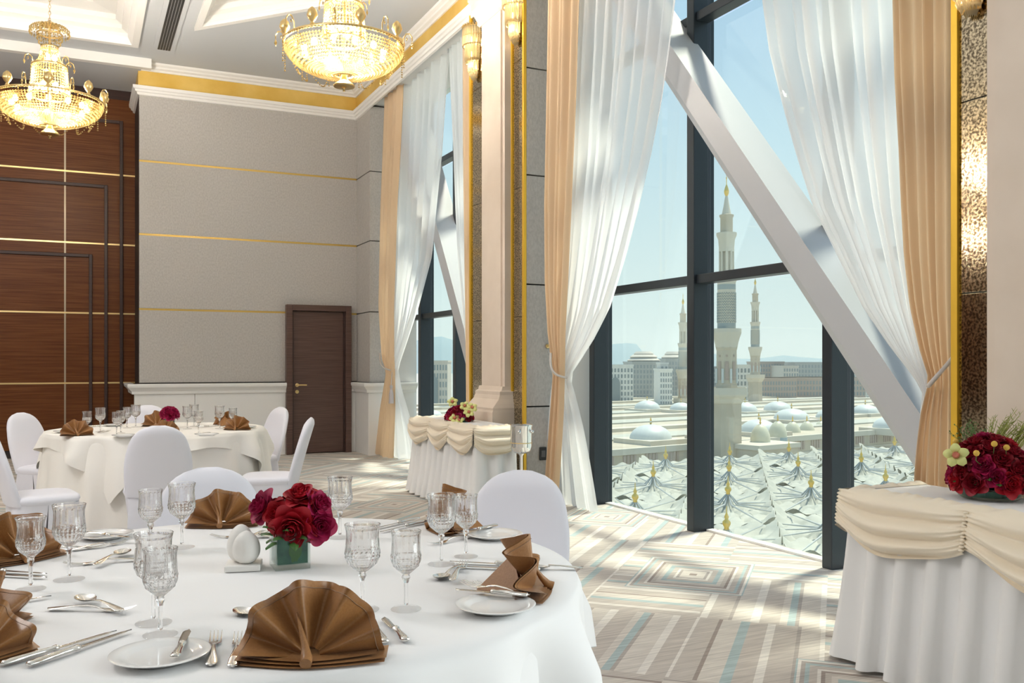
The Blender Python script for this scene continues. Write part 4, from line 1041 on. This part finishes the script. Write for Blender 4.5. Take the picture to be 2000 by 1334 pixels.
# foreground vase: square glass lined with a leaf
vp = AZ(566, 1106, TOP); vz = R(-1)
vs = thing('square_vase', 'square clear glass vase lined with dark green leaf', 'vase', vp, vz); hw = .045
g = MB(); rings = [[(sx * a, sy * a, z) for sx, sy in ((-1, -1), (1, -1), (1, 1), (-1, 1))] for a, z in ((hw, 0), (hw, .094), (hw - .0035, .094), (hw - .0035, .012))]
g.loft(rings); g.build('glass_box', 'vase_glass', vs)
for k, (ax, ay) in enumerate(((0, -1), (1, 0), (0, 1), (-1, 0))):
    a = hw - .0055
    def lf(s, t, ax=ax, ay=ay, a=a):
        q = (s * 2 - 1) * a * .98; d = a - .001 * sin(s * 9); return (ax * d + ay * q, ay * d + ax * q, .014 + .070 * t + .004 * sin(s * 5) * t)
    MB().grid(lf, 6, 4).build('leaf_lining', 'vase_leaf', vs, 180)
lfm = MB().grid(lambda s, t: ((s * 2 - 1) * .012 * sin(pi * t) ** .8, -hw + .0042, .02 + .05 * t), 4, 8).mesh('leaf_shape', 'leaf_green', 180)
for dx, rz_ in ((-.012, .5), (.018, -.35)): c = link_mesh('leaf_shape', lfm, vs, (dx, 0, 0)); c.rotation_euler = (0, rz_, 0)
RG = 'red roses in the square vase'
vc = vp + Vector((0, 0, .09))
def rp(u, v, dd=0.0): return AD(u, v, (vp - CAM).dot(FW) + dd)
to_cam = (-FW).normalized()
for (u, v, dd, size, m, face, lb) in (
    (568, 1038, -.055, .094, 'rose_red', (.0, -.25, .95), 'large open red rose drooping over the rim of the vase'),
    (584, 998, -.03, .080, 'rose_red', (0, .45, .80), 'open red rose in the middle of the bouquet'),
    (585, 956, .0, .072, 'rose_red', (0, .85, .45), 'red rose topmost in the vase bouquet'),
    (534, 1000, -.02, .068, 'rose_red', (-.3, .40, .75), 'small red rose left of the middle bloom'),
    (628, 1028, -.025, .078, 'rose_magenta', (.5, .05, .80), 'crimson rose hanging beside the vase, lowest on the goblet side'),
    (632, 980, .0, .068, 'rose_magenta', (.75, .45, .40), 'crimson rose turned towards the goblet, upper of two'),
    (500, 985, .03, .078, 'rose_magenta', (-.55, .35, .55), 'crimson rose leaning out towards the open napkin'),
    (603, 995, .05, .062, 'rose_magenta', (.3, .8, -.3), 'dark rose half hidden at the back of the vase bouquet'),
    (548, 975, .05, .060, 'rose_dark', (-.3, .8, -.4), 'darkest rose half hidden behind the topmost bloom')):
    d = RT * face[0] + Vector((0, 0, 1)) * face[1] + to_cam * face[2]
    p = rp(u, v, dd) - d.normalized() * size * .45
    rose_detail(p, d, size, m, lb, RG, vc + Vector((random.uniform(-.015, .015), random.uniform(-.015, .015), -.06)))
LEAF = MB().grid(lambda s, t: ((s * 2 - 1) * .013 * sin(pi * t) ** .8, .05 * t, .008 * sin(pi * t) - .006 * abs(s * 2 - 1)), 4, 8).mesh('rose_leaf', 'leaf_green', 180)
fo = thing('rose_foliage', 'green rose leaves between the red roses of the square vase', 'leaves', vc)
for k in range(16):
    a = 2 * pi * k / 16; c = link_mesh('leaf', LEAF, fo, (.026 * cos(a), .026 * sin(a), -.022 + .008 * (k % 3))); c.rotation_euler = (R(-10 + 22 * (k % 3)), R(10 * sin(k)), a - pi / 2)

def bouquet(c, n, r, hgt, size, m, group, word, seed, z_low=.25):
    """dome of blooms; each label tells its row and place in the dome"""
    rnd = random.Random(seed); got = []
    gold = pi * (3 - 5 ** .5)
    for k in range(n):
        t = (k + .5) / n; ph = math.acos(1 - t * (1 - z_low * -.15)); a = k * gold + seed
        d = Vector((sin(ph) * cos(a), sin(ph) * sin(a), cos(ph)))
        p = Vector((c[0] + r * d.x, c[1] + r * d.y, c[2] + hgt * max(.12, d.z)))
        dc = d.copy(); dc.z = max(dc.z, .15)
        s = size * rnd.uniform(.86, 1.12); q = p - dc.normalized() * s * .4
        o = rose_simple(q, dc, s, (m if (x_ := rnd.random()) < .58 else 'rose_red' if x_ < .82 else 'rose_magenta') if m == 'rose_dark' else m, 'rose', group)
        tier = 0 if d.z > .93 else 1 if d.z > .62 else 2 if d.z > .28 else 3
        got.append((o, tier, d.dot(to_cam) > -.12 or tier == 0, (p - CAM).dot(RT) / (p - CAM).dot(FW)))
    rows = ('at the very top', 'in the upper row', 'in the middle row', 'in the lowest row')
    for tier in range(4):
        vis = sorted([g for g in got if g[1] == tier and g[2]], key=lambda g: g[3]); nth = ('first', 'second', 'third', 'fourth', 'fifth', 'sixth', 'seventh', 'eighth', 'ninth', 'tenth', 'eleventh', 'twelfth')
        for k, g in enumerate(vis): g[0]['label'] = '%s, %s from the left %s' % (word, nth[min(11, k)], rows[tier])
    for g in got:
        if not g[2]: g[0]['label'] = word + ', turned away at the back'
    return got
def orchid(p, d, s, label, group):
    o = thing('orchid', label, 'orchid', p, 0, group); o.rotation_mode = 'QUATERNION'; o.rotation_quaternion = quat_to(d, random.random()); o.scale = (s,) * 3
    me = MB().grid(lambda a, t: ((a * 2 - 1) * .0175 * sin(pi * (.08 + .84 * t)) ** .7, .042 * t, .018 * sin(t * 2.6) - .008 * (a * 2 - 1) ** 2), 5, 7).mesh('petal', 'orchid_green', 180)
    for k in range(5): link_mesh('petal', me, o, rot=(0, 0, 2 * pi * k / 5))
    MB().lathe([(.002, .0), (.009, .006), (.012, .016), (.008, .026), (.002, .024)], 10).build('lip', 'orchid_lip', o, 60)
    return o
# bouquet on the near side table
nb = Vector((3.31, 2.49, .754))
gb = thing('glass_bowl', 'low clear glass bowl under the big rose arrangement', 'bowl', nb)
MB().lathe([(.002, .003), (.10, .003), (.115, .012), (.125, .05), (.121, .05), (.11, .016), (.002, .009)], 32).build('bowl', 'vase_glass', gb, 50)
MB().lathe([(.002, .012), (.104, .014), (.114, .042), (.002, .044)], 24).build('moss', 'vase_leaf', gb)
NG = 'dark red roses of the big arrangement'
bouquet(nb + Vector((0, 0, .055)), 38, .155, .205, .080, 'rose_dark', NG, 'dark rose by the golden mirror', 2)
def near_b(u, v, off=0.0): return AD(u, v, (nb - CAM).dot(FW) + off)
orchid(near_b(1868, 890, -.06), to_cam + Vector((-.7, .2, .3)), 1.15, 'pale green orchid with pink lip at the edge of the big rose arrangement', None)
for k, (u, v, off) in enumerate(((1907, 885, -.17), (1942, 867, -.13), (1966, 874, -.13), (1866, 862, .02))):
    b = thing('craspedia', ['yellow ball flower low among the dark red roses', 'yellow ball flower above the dark red roses, first of a pair', 'yellow ball flower above the dark red roses, second of a pair', 'brownish ball flower beside the gilt frame'][k], 'flower', near_b(u, v, off), 0, 'ball flowers of the big arrangement')
    m = MB().ball((0, 0, 0), .0115, 12, 8); m.v = [tuple(Vector(q) * (1 + .06 * random.random())) for q in m.v]; m.build('head', 'billy_yellow', b)
    MB().tube([(0, 0, 0), (.01, .01, -.03), tuple((nb + Vector((0, 0, .1)) - b.location) * .8)], .0016, 5).build('stem', 'stem_green', b)
def spray(name, p0, p1, n, spread, m, label, tip=.0, leafw=.0016, seed=1):
    rnd = random.Random(seed); o = thing(name, label, 'foliage', p0); b = MB(); ax = p1 - p0
    for k in range(n):
        e = ax + Vector((rnd.gauss(0, spread), rnd.gauss(0, spread), rnd.gauss(0, spread * .6))); mid = e * .55 + Vector((0, 0, .02))
        b.tube([(0, 0, 0), tuple(mid), tuple(e)], [.0014, leafw, .0006], 4)
        for j in range(5):
            q = mid.lerp(e, j / 5); t_ = q + Vector((rnd.gauss(0, .012), rnd.gauss(0, .012), .014)); b.tube([tuple(q), tuple(t_)], [leafw * .8, .0005], 3)
            if tip: b.octa(tuple(t_), tip)
    b.build('sprigs', m, o, None, None, True); return o
spray('grass_spray', nb + Vector((0, .02, .12)), near_b(1975, 818, .10), 26, .035, 'grass_green', 'yellow green grass spray rising over the dark red roses', 0, .0022, 3)
spray('grass_spray', nb + Vector((.02, -.05, .12)), near_b(2010, 832, .12), 18, .03, 'grass_green', 'yellow green grass spray at the picture edge above the roses', 0, .0022, 4)
spray('filler_spray', nb + Vector((0, .05, .12)), near_b(1898, 838, .10), 26, .04, 'stem_green', 'grey green filler sprig before the golden mirror', .004, .001, 5)
lf_o = thing('arrangement_foliage', 'dark leaves between the blooms of the big rose arrangement', 'leaves', nb)
for k in range(40):
    a = k * 2.4; e = R(10 + 70 * ((k * 7) % 10) / 10); c = link_mesh('leaf', LEAF, lf_o, (.09 * cos(a) * cos(e), .09 * sin(a) * cos(e), .05 + .09 * sin(e))); c.rotation_euler = (e, 0, a - pi / 2); c.scale = (1.5,) * 3
# bouquet on the far side table
fb = AZ(896, 818, .757); fb = Vector((3.20, fb.y + .0, .757)); fb = Vector((3.22, 8.02, .757)); q_ = AX(897, 815, 3.20); fb = Vector((3.20, q_.y, .757))
tr = MB().lathe([(.002, 0), (.11, 0), (.125, .012), (.12, .02), (.002, .018)], 24).build('flower_dish', 'vase_leaf', None, 50, fb); tag(tr, 'low dark green dish under the arrangement before the pilaster', 'dish')
bouquet(fb + Vector((0, 0, .02)), 26, .135, .125, .07, 'rose_dark', 'dark roses of the arrangement before the pilaster', 'dark rose before the pilaster', 5)
for k, (u, v, off, lb) in enumerate(((888, 818, -.20, 'green orchid low at the front of the far arrangement'), (884, 786, 0, 'green orchid on top of the far arrangement, over the red blooms'), (916, 806, -.2, 'green orchid right of the red blooms, tallest of the cluster'), (922, 797, -.16, 'green orchid near the pilaster, upper of the cluster'), (908, 794, -.1, 'green orchid in the middle top of the far arrangement'), (896, 822, -.2, 'green orchid lying on the cloth edge of the far arrangement'))):
    orchid(AD(u, v, (fb - CAM).dot(FW) + off * .6), to_cam + Vector((0, 0, .6)), 1.25, lb, 'green orchids of the far arrangement')
# roses on the distant round table
rb = AZ(331, 836, TOP); rbv = thing('small_vase', 'small glass vase under the roses of the distant table', 'vase', rb)
MB().lathe([(.002, 0), (.04, 0), (.042, .09), (.039, .09), (.037, .006), (.002, .006)], 20).build('glass', 'vase_glass', rbv, 50)
MB().lathe([(.002, .008), (.036, .008), (.036, .08), (.002, .08)], 16).build('greenery', 'vase_leaf', rbv)
bouquet(rb + Vector((0, 0, .10)), 13, .075, .075, .068, 'rose_magenta', 'roses on the distant table', 'red rose on the distant table', 1)

# distant table settings
GF = 'crystal goblets on the distant table'
for k, (u, v, kd, lb) in enumerate(((170, 848, 'wine', 'shorter goblet beside the napkin at the distant table edge'), (196, 843, 'water', 'tall goblet second from the napkin on the distant table'), (228, 850, 'wine', 'front goblet of the group left of the chair back on the distant table'), (236, 846, 'wine', 'goblet just behind the front one left of the distant chair back'), (248, 836, 'wine', 'goblet before the timber wall edge on the distant table'), (265, 834, 'water', 'tall goblet against the white wainscot edge on the distant table'),
    (366, 838, 'water', 'goblet right behind the chair back beside the distant roses'), (379, 833, 'water', 'tall goblet second right of the distant roses'), (388, 847, 'wine', 'front short goblet right of the distant roses'), (429, 837, 'water', 'lone tall goblet left of the napkin at the distant table end'), (455, 838, 'wine', 'goblet behind the pleated napkin at the distant table end'))):
    goblet(u, v, kd, lb, TOP, GF)
napkin(151, 851, -80, 'brown napkin at the corner of the distant table before the timber wall', .85)
napkin(461, 840, -120, 'brown pleated fan napkin at the end of the distant table', .82)
napkin(444, 830, 60, 'brown napkin standing behind the pleated fan on the distant table', .85)
napkin(306, 833, -110, 'brown fan napkin left of the distant roses', .95)
napkin(322, 850, -100, 'brown napkin showing above the distant chair back', .8)
for u, v, lb in ((128, 845, 'side plate left of the napkin on the distant table'), (243, 853, 'side plate near the front goblets of the distant table'), (404, 851, 'side plate right of the distant chair back'), (480, 836, 'side plate right of the pleated napkin on the distant table'), (222, 832, 'side plate at the far rim of the distant table')):
    plate(u, v, 'white ' + lb)
for k, (a, b, c, d, lb) in enumerate(((395, 846, 425, 849, 'distant fork on the cloth right of the chair back'), (190, 846, 215, 842, 'distant fork between the two left goblets'), (395, 834, 425, 834, 'distant knife behind the lone tall goblet'), (180, 834, 215, 832, 'distant knife on the cloth behind the left goblets'))):
    cut('fork' if k < 2 else 'dinner', a, b, c, d, lb, group='silver cutlery on the distant table')
# ================================================================== OUTSIDE
GZ, RZ = -36.7, -25.8
gp = FW * 2200; gm = MB().add([(-900, -200, GZ), (5200, -200, GZ), (5200, 6000, GZ), (-900, 6000, GZ)], [(0, 1, 2, 3)]).build('ground', 'marble_ground'); struct(gm, 'pale stone plaza and city ground far below', 'ground')
def ridge(pts, d, label, depth=500):
    """hill from its skyline points (u, v) at distance d"""
    m = MB(); n = len(pts); top = [AD(u, v, d) for u, v in pts]; fr = [Vector((p.x, p.y, GZ)) - FW * depth * .6 for p in top]; bk = [Vector((p.x, p.y, GZ)) + FW * depth for p in top]
    vs = [tuple(p) for r_ in (fr, [a.lerp(b, .55) + Vector((0, 0, 8)) for a, b in zip(fr, top)], top, bk) for p in r_]
    m.add(vs, [(j * n + i, j * n + i + 1, (j + 1) * n + i + 1, (j + 1) * n + i) for j in range(3) for i in range(n - 1)])
    return struct(m.build('hill', 'hazed_rock', None, 180), label, 'hill')
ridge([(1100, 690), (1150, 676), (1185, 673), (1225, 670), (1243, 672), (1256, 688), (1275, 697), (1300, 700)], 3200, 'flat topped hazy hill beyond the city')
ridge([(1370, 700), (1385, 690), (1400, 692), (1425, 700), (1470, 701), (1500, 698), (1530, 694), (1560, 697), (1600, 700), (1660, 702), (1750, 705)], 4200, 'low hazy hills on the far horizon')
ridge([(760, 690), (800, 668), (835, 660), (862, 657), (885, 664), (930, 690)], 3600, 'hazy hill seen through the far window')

def building(u0, u1, vt, d, m, label, depth=30, win=None, roof=None, cols=8, rows=6, wcol='city_glass', arch=False, turn=0.0):
    a = AD(u0, 709, d); b = AD(u1, 709, d); w = (b - a).length; zt = EYE - (vt - HY) / F * d
    c = a.lerp(b, .5); o = thing('city_building', label, 'building', (c.x, c.y, GZ), -YAW + turn); h = zt - GZ
    MB().box(-w / 2, w / 2, 0, depth, 0, h).build('body', m, o)
    MB().box(-w / 2 - .4, w / 2 + .4, -.4, depth + .4, h - 1.2, h).build('parapet', m, o)
    if cols:
        wm = MB(); cw, rh = w / cols, (h - 4) / rows
        for i in range(cols):
            for j in range(rows):
                if arch and cols * .35 < i + .5 < cols * .65 and j < rows - 2: continue
                x = -w / 2 + cw * (i + .5); z = 2 + rh * (j + .5); wm.box(x - cw * .27, x + cw * .27, -.15, .05, z - rh * .32, z + rh * .32)
        wm.build('windows', wcol, o, None, None, True)
    if arch:
        am = MB(); n = 12; hw_ = w * .13; z0, z1 = h * .12, h * .62
        pts = [(-hw_, z0), (hw_, z0)] + [(hw_ * cos(pi * k / n), z1 + hw_ * 1.5 * sin(pi * k / n)) for k in range(n + 1)]
        am.add([(x, -.8, z) for x, z in pts] + [(x, .1, z) for x, z in pts], [tuple(range(len(pts)))] + [(i, (i + 1) % len(pts), (i + 1) % len(pts) + len(pts), i + len(pts)) for i in range(len(pts))]); am.build('arched_bay', wcol, o)
    if roof:
        for k, (f, hh) in enumerate(roof): MB().lathe([(w * f, 0), (w * f * 1.06, hh * .3), (w * f * .8, hh), (.1, hh)], 24, (0, depth / 2, h + sum(q[1] for q in roof[:k]))).build('roof_disc', 'city_sand', o, 40)
    return o
building(1166, 1237, 712, 640, 'city_white', 'pale hotel with tall blue arch beside the window frame', 40, None, None, 11, 8, 'city_glass', True)
building(1236, 1300, 706, 700, 'city_grey', 'dark glazed tower block with stacked round roofs', 60, None, [(.5, 3), (.42, 2.5), (.3, 2.5)], 10, 9)
building(1289, 1313, 720, 600, 'city_white', 'narrow white block lit by the sun', 26, None, None, 5, 8); building(1290, 1305, 708, 612, 'city_white', 'white stair tower behind the narrow white block', 16, None, None, 2, 9)
building(1300, 1352, 700, 760, 'city_grey', 'grey glazed block behind the slim minaret', 50, None, [(.45, 3), (.33, 3)], 9, 9)
building(1380, 1442, 716, 800, 'city_grey', 'grey city block left of the great minaret shaft', 50, None, None, 10, 8)
building(1438, 1466, 712, 660, 'city_white', 'white block between the two right minarets', 30, None, None, 4, 7)
building(1484, 1532, 706, 900, 'city_brown', 'brown city block right of the slender minaret', 50, None, None, 9, 8)
building(1530, 1560, 714, 860, 'city_sand', 'sand coloured city block under the far hills', 50, None, None, 6, 7)
building(1552, 1640, 707, 930, 'city_grey', 'long grey city block under the far hills', 50, None, None, 14, 7)
building(1482, 1556, 738, 720, 'city_brown', 'reddish brown arcaded block facing the mosque roof, nearer the minaret', 40, None, None, 14, 5)
building(1556, 1690, 737, 735, 'city_brown', 'reddish brown arcaded block facing the mosque roof, near the window frame', 40, None, None, 22, 5)
building(824, 874, 704, 640, 'city_sand', 'sand coloured palace front with tall arch in the far window', 40, None, None, 9, 6, 'city_glass', True)
building(893, 935, 684, 560, 'city_white', 'white apartment block with window grid in the far window', 30, None, None, 9, 12)
building(1650, 1720, 716, 760, 'city_white', 'pale city block behind the slanting brace', 40, None, None, 10, 7)

# the mosque: long roof terrace, facade, domes
mo = thing('mosque', 'broad pale stone mosque with flat roof and many domes', 'mosque', (0, 0, 0))
A = AZ(1140, 886, RZ); B = AZ(1760, 838, RZ); ex = (B - A).normalized(); ey = Vector((-ex.y, ex.x, 0))
if ey.dot(FW) < 0: ey = -ey
A0 = A - ex * 180; LEN_ = (B - A0).length + 300
def M3(x, y, z): return A0 + ex * x + ey * y + Vector((0, 0, z - RZ))
def mbox(x0, x1, y0, y1, z0, z1, name, m, parent=mo):
    return MB().add([tuple(M3(x, y, z)) for z in (z0, z1) for y in (y0, y1) for x in (x0, x1)], [(0, 2, 3, 1), (4, 5, 7, 6), (0, 1, 5, 4), (2, 6, 7, 3), (0, 4, 6, 2), (1, 3, 7, 5)]).build(name, m, parent)
mbox(0, LEN_, 0, 300, GZ, RZ - .4, 'terrace_body', 'sand_stone')
mbox(-.5, LEN_, -.6, 1.2, RZ - 1.4, RZ + .5, 'cornice', 'pale_stone'); mbox(0, LEN_, -.4, 0, RZ - 6.2, RZ - 5.6, 'string_course', 'pale_stone')
wm = MB(); k = 0
x = 6
while x < LEN_ - 10:
    for j in range(4):
        a0 = x + j * 1.5
        wm.add([tuple(M3(a0 + dx, yy, RZ - 4.6 + dz)) for dz in (0, 3.0) for yy in (-.3, .1) for dx in (0, .9)], [(0, 2, 3, 1), (4, 5, 7, 6), (0, 1, 5, 4), (2, 6, 7, 3), (0, 4, 6, 2), (1, 3, 7, 5)])
    x += 9.5
wm.build('window_lights', 'city_brown', mo, None, None, True)
for yy in (60, 120, 185, 250, 290): mbox(0, LEN_, yy, yy + 6, RZ - .4, RZ + 1.0, 'roof_wall', 'pale_stone')
for yy in (30, 95, 155, 215, 265): mbox(0, LEN_, yy, yy + 16, RZ - .4, RZ + .2, 'roof_canopy', 'canopy_white')
def dome(u, vb, hw_, hp, m='dome_white', plinth=True, name='dome', zbase=RZ):
    p = AZ(u, vb, zbase + 1.2) if plinth else AZ(u, vb, zbase); d = (p - CAM).dot(FW); r = hw_ * d / F; h = hp * d / F
    prof = [(r * cos(R(90) * k / 10), h * sin(R(90) * k / 10)) for k in range(10)] + [(.05, h), (.25, h + .3), (.3, h + .9), (.05, h + 2.2)]
    o = MB().lathe(prof, 32, p).build(name, m, mo, 60)
    if plinth:
        MB().box(-r * 1.25, r * 1.25, -r * 1.25, r * 1.25, -2.6, 0).build('plinth', 'pale_stone', o, None, p).rotation_euler = (0, 0, math.atan2(ex.y, ex.x))
    MB().lathe([(.1, 0), (.45, .4), (.2, 1), (.35, 1.4), (.05, 2.6)], 10).build('dome_finial', 'finial_gold', o, 60, p + Vector((0, 0, h)))
    return o
for a_ in ((1271, 856, 41, 27), (1264, 798, 25, 16), (1330, 800, 22, 14), (1384, 850, 26, 26), (1383, 803, 18, 15), (1482, 842, 36, 23), (1455, 803, 24, 17), (1519, 801, 27, 17), (1546, 818, 34, 20), (1620, 815, 26, 16), (1690, 806, 26, 16), (1740, 835, 34, 22), (845, 815, 20, 14)): dome(*a_)
for k, (u, vb, hw_, hp) in enumerate(((1485, 866, 18.5, 20), (1519, 857, 17, 19), (1548, 855, 15.5, 18), (1576, 853, 15, 17), (1603, 851, 14, 16), (1628, 850, 13.5, 15))):
    d = 3.15 * F / hw_; p = AD(u, vb, d); r = 3.15
    o = MB().lathe([(r * .93, -1.8), (r * 1.02, -.6), (r * 1.03, 1.6), (r * .98, 2.8), (r * .84, 4.2), (r * .6, 5.4), (r * .3, 6.2), (.08, 6.5)], 28, p).build('cupola', 'dome_gold', mo, 60)
    MB().lathe([(r * .96, -1.9), (r * 1.045, -.8), (r * 1.05, .6), (r * .99, .7)], 28, p).build('blue_band', 'dome_blue', o, 60)
    MB().lathe([(.1, 0), (.4, .4), (.2, .9), (.3, 1.3), (.05, 2.4)], 10).build('dome_finial', 'finial_gold', o, 60, p + Vector((0, 0, 6.4)))
    MB().box(-r * 1.15, r * 1.15, -r * 1.15, r * 1.15, -6, -1.7).build('drum', 'pale_stone', o, None, p)
gt = AD(1510, 900, 296); gb_ = MB(); hh = 8.0
cc = AD(1487, 800, 300); bx = MB().box(-10, 10, -7, 8, 0, RZ - GZ + .5).build('gate_house', 'sand_stone', mo, None, (cc.x, cc.y, GZ)); bx.rotation_euler = (0, 0, math.atan2(ex.y, ex.x))
MB().box(-10.6, 10.6, -7.6, 8.6, RZ - GZ - .6, RZ - GZ + .9).build('gate_cornice', 'pale_stone', bx); MB().box(-3.2, 3.2, -7.3, -6.9, 0, 7.5).build('gate_opening', 'city_brown', bx)

def minaret(u, d, label, shift=0.0):
    """profile read off the nearest minaret (300 m away), in pixels there"""
    k = 300 / F; base = CAM + (FW + RT * ((u - CX) / F)) * d; o = thing('minaret', label, 'minaret', (base.x, base.y, GZ), R(8), 'minarets of the mosque')
    def Z_(v): return max(0, EYE - (v - HY) * k - GZ + shift)
    def seg(name, prof, n, m, ph=0.0): return MB().lathe([(max(.02, r * k), Z_(v)) for r, v in prof], n, (0, 0, 0), None, True, ph).build(name, m, o, 40 if n > 12 else None)
    seg('base_shaft', [(31, 945), (30, 790), (31, 786)], 8, 'sand_stone', pi / 8)
    seg('lower_corbel', [(31, 787), (33, 784), (35, 779), (40, 773), (41, 770), (41, 768)], 8, 'pale_stone', pi / 8)
    b1_ = seg('lower_balcony', [(41, 768), (41, 757), (39.5, 757), (39.5, 766)], 8, 'pale_stone', pi / 8)
    sh = seg('octagon_shaft', [(22, 768), (21.5, 752), (20.5, 750), (20.5, 684), (21.5, 682), (22, 678)], 8, 'sand_stone', pi / 8)
    m = MB(); m2 = MB()
    for j in range(8):
        a = pi / 4 * j; rr = 19.2 * k; c, s_ = cos(a), sin(a)
        def nb_(w, z0, z1, e): return [(rr * c + e * c - s_ * q, rr * s_ + e * s_ + c * q, z) for z in (z0, z1) for q in (-w, w)]
        q = nb_(.62, Z_(742), Z_(706), .12); m.add(q, [(0, 1, 3, 2)]); q = nb_(.3, Z_(697), Z_(693), .12); m.add(q, [(0, 1, 3, 2)])
        aa = a + pi / 8; m2.tube([(20.6 * k * cos(aa), 20.6 * k * sin(aa), Z_(748)), (20.6 * k * cos(aa), 20.6 * k * sin(aa), Z_(720))], .42, 6)
    m.build('niches', 'city_brown', sh, None, None, True); m2.build('colonnettes', 'dome_white', sh, None, None, True)
    seg('upper_corbel', [(21, 679), (22, 672), (25, 660), (28, 652), (28.5, 649)], 16, 'pale_stone'); seg('upper_balcony', [(28.5, 649), (28.5, 642), (27.2, 642), (27.2, 648)], 16, 'pale_stone')
    rs = seg('round_shaft', [(17.5, 650), (17.5, 552), (18.5, 549)], 24, 'pale_stone')
    m = MB()
    for j in range(11): m.tube([(17.7 * k * cos(2 * pi * q / 48), 17.7 * k * sin(2 * pi * q / 48), Z_(628 - 5.4 * j) + .32 * (1 - 2 * (q % 2))) for q in range(48)], .15, 4, True)
    m.build('zigzag_bands', 'grey_pattern', rs, None, None, True)
    for v0, v1 in ((642, 631), (566, 556)): seg('plain_band', [(17.7, v0), (17.7, v1)], 24, 'grey_pattern')
    seg('third_corbel', [(17.5, 553), (20, 546), (21, 542), (21, 538), (19.5, 538)], 16, 'pale_stone')
    for j in range(8): a = pi / 4 * j; MB().tube([(12.3 * k * cos(a), 12.3 * k * sin(a), Z_(542)), (12.3 * k * cos(a), 12.3 * k * sin(a), Z_(486))], .42, 6).build('lantern_column', 'pale_stone', o)
    seg('lantern_core', [(8.5, 542), (8.5, 486), (14, 492), (14.5, 486), (16, 468), (19.5, 460), (19.5, 455), (18, 455)], 16, 'pale_stone')
    seg('top_drum', [(12, 458), (12, 426), (13.8, 423), (13.8, 420), (11, 419)], 16, 'sand_stone'); seg('cone', [(9.5, 420), (6, 404), (3.5, 388), (2.5, 383)], 16, 'pale_stone')
    seg('bulb', [(2, 384), (4.5, 378), (5, 373), (3, 366), (1.2, 361)], 12, 'finial_gold'); seg('spire', [(.8, 362), (.8, 350), (1.6, 348), (.7, 346), (.2, 338)], 8, 'finial_gold')
    return o
minaret(1419, 300, 'great minaret with zigzag patterned shaft filling the middle pane')
minaret(1475, 640, 'slender distant minaret right of the great minaret')
minaret(1334, 612, 'distant minaret half hidden by the dark window post', -15.5)

# sunshade canopies on the plaza
def canopy(label):
    o = thing('sunshade', label, 'canopy', (0, 0, 0), 0, 'white canopies with gilded tips on the plaza'); hx, hy = 15.0, 6.5
    def fn(s, t):
        x, y = (s * 2 - 1), (t * 2 - 1); X_, Y_ = x * hx, y * hy; r = math.hypot(X_, Y_); a = math.atan2(Y_, X_); q = max(abs(x), abs(y))
        rib = abs(cos(5 * a)) ; ring = sin(r * 1.15)
        z = 14.6 + 3.4 * math.exp(-r / 1.1) + .75 * rib * min(1, r / 4) + .28 * ring * rib + 1.5 * q ** 6 * (.25 + .75 * abs(x * y)) + .55 * sin(X_ * 1.1 + Y_ * .7) * sin(Y_ * 1.3) * (r > 2.5)
        return (X_, Y_, z)
    MB().grid(fn, 44, 28).build('cloth', 'canopy_white', o, 24)
    m = MB()
    for k in range(10):
        a = pi / 5 * k + .31; L = min(hx / max(.05, abs(cos(a))), hy / max(.05, abs(sin(a))))
        m.tube([(.3 * cos(a), .3 * sin(a), 17.6), (1.6 * cos(a), 1.6 * sin(a), 16.2), (L * .96 * cos(a), L * .96 * sin(a), 15.9)], [.10, .16, .08], 5)
    m.build('ribs', 'canopy_arm', o)
    MB().lathe([(.3, 17.0), (.34, 17.6), (.28, 17.9), (.5, 18.3), (.5, 18.6), (.2, 18.9), (.28, 19.2), (.08, 19.7), (.04, 20.5)], 12).build('finial', 'finial_gold', o, 60)
    MB().lathe([(.9, 0), (.9, 2), (.5, 2.4), (.45, 15.5)], 10).build('post', 'pale_stone', o, 50)
    return o
c0 = canopy('sunshade'); g0 = AZ(1422, 957, GZ + 18.3); first = True; seen = {}
v1 = FW * 30.0 + RT * 7.3; v2 = FW * 8.0 + RT * 15.5; rzc = math.atan2(v1.y, v1.x)
for i in range(-6, 7):
    for j in range(-4, 3):
        p = g0 + v2 * i + v1 * j; d = (p - CAM).dot(FW); uu = CX + F * (p - CAM).dot(RT) / d
        rel = p - A0; 
        if d < 45 or not (1090 < uu < 1900) or rel.dot(ey) > -8: continue
        spot = 'left of the broad window post' if uu < 1345 else 'below the great minaret' if uu < 1490 else 'under the slanting brace' if uu < 1660 else 'behind the skirted table'
        far = 'against the mosque wall' if rel.dot(ey) > -34 else 'in mid plaza' if d > 105 else 'close below the window'
        key = (spot, far); seen[key] = seen.get(key, 0) + 1
        lb = 'white canopy with gold tip %s, %s%s' % (far, spot, ('', ', second', ', third', ', fourth', ', fifth', ', sixth', ', seventh', ', eighth', ', ninth')[min(8, seen[key] - 1)])
        if first: o = c0; first = False; o['label'] = lb
        else: o = copy_tree(c0, lb)
        o.location = (p.x, p.y, GZ); o.rotation_euler = (0, 0, rzc)

# thin dust haze over the city
hz = bpy.data.materials.new('haze'); hz.use_nodes = True; hz.node_tree.nodes.clear()
ho = hz.node_tree.nodes.new('ShaderNodeOutputMaterial'); hv = hz.node_tree.nodes.new('ShaderNodeVolumeScatter'); hv.inputs['Color'].default_value = (.93, .97, .97, 1); hv.inputs['Density'].default_value = .00017; hv.inputs['Anisotropy'].default_value = .45
hz.node_tree.links.new(hv.outputs[0], ho.inputs['Volume'])
MATS['haze'] = hz
c_ = FW * 2000
hb_ = MB().box(-700, 700, 60, 2600, GZ - 1, 70).build('haze', 'haze'); hb_.rotation_euler = (0, 0, -R(52)); tag(hb_, 'thin pale dust haze over the distant city', 'haze', None, 'stuff')
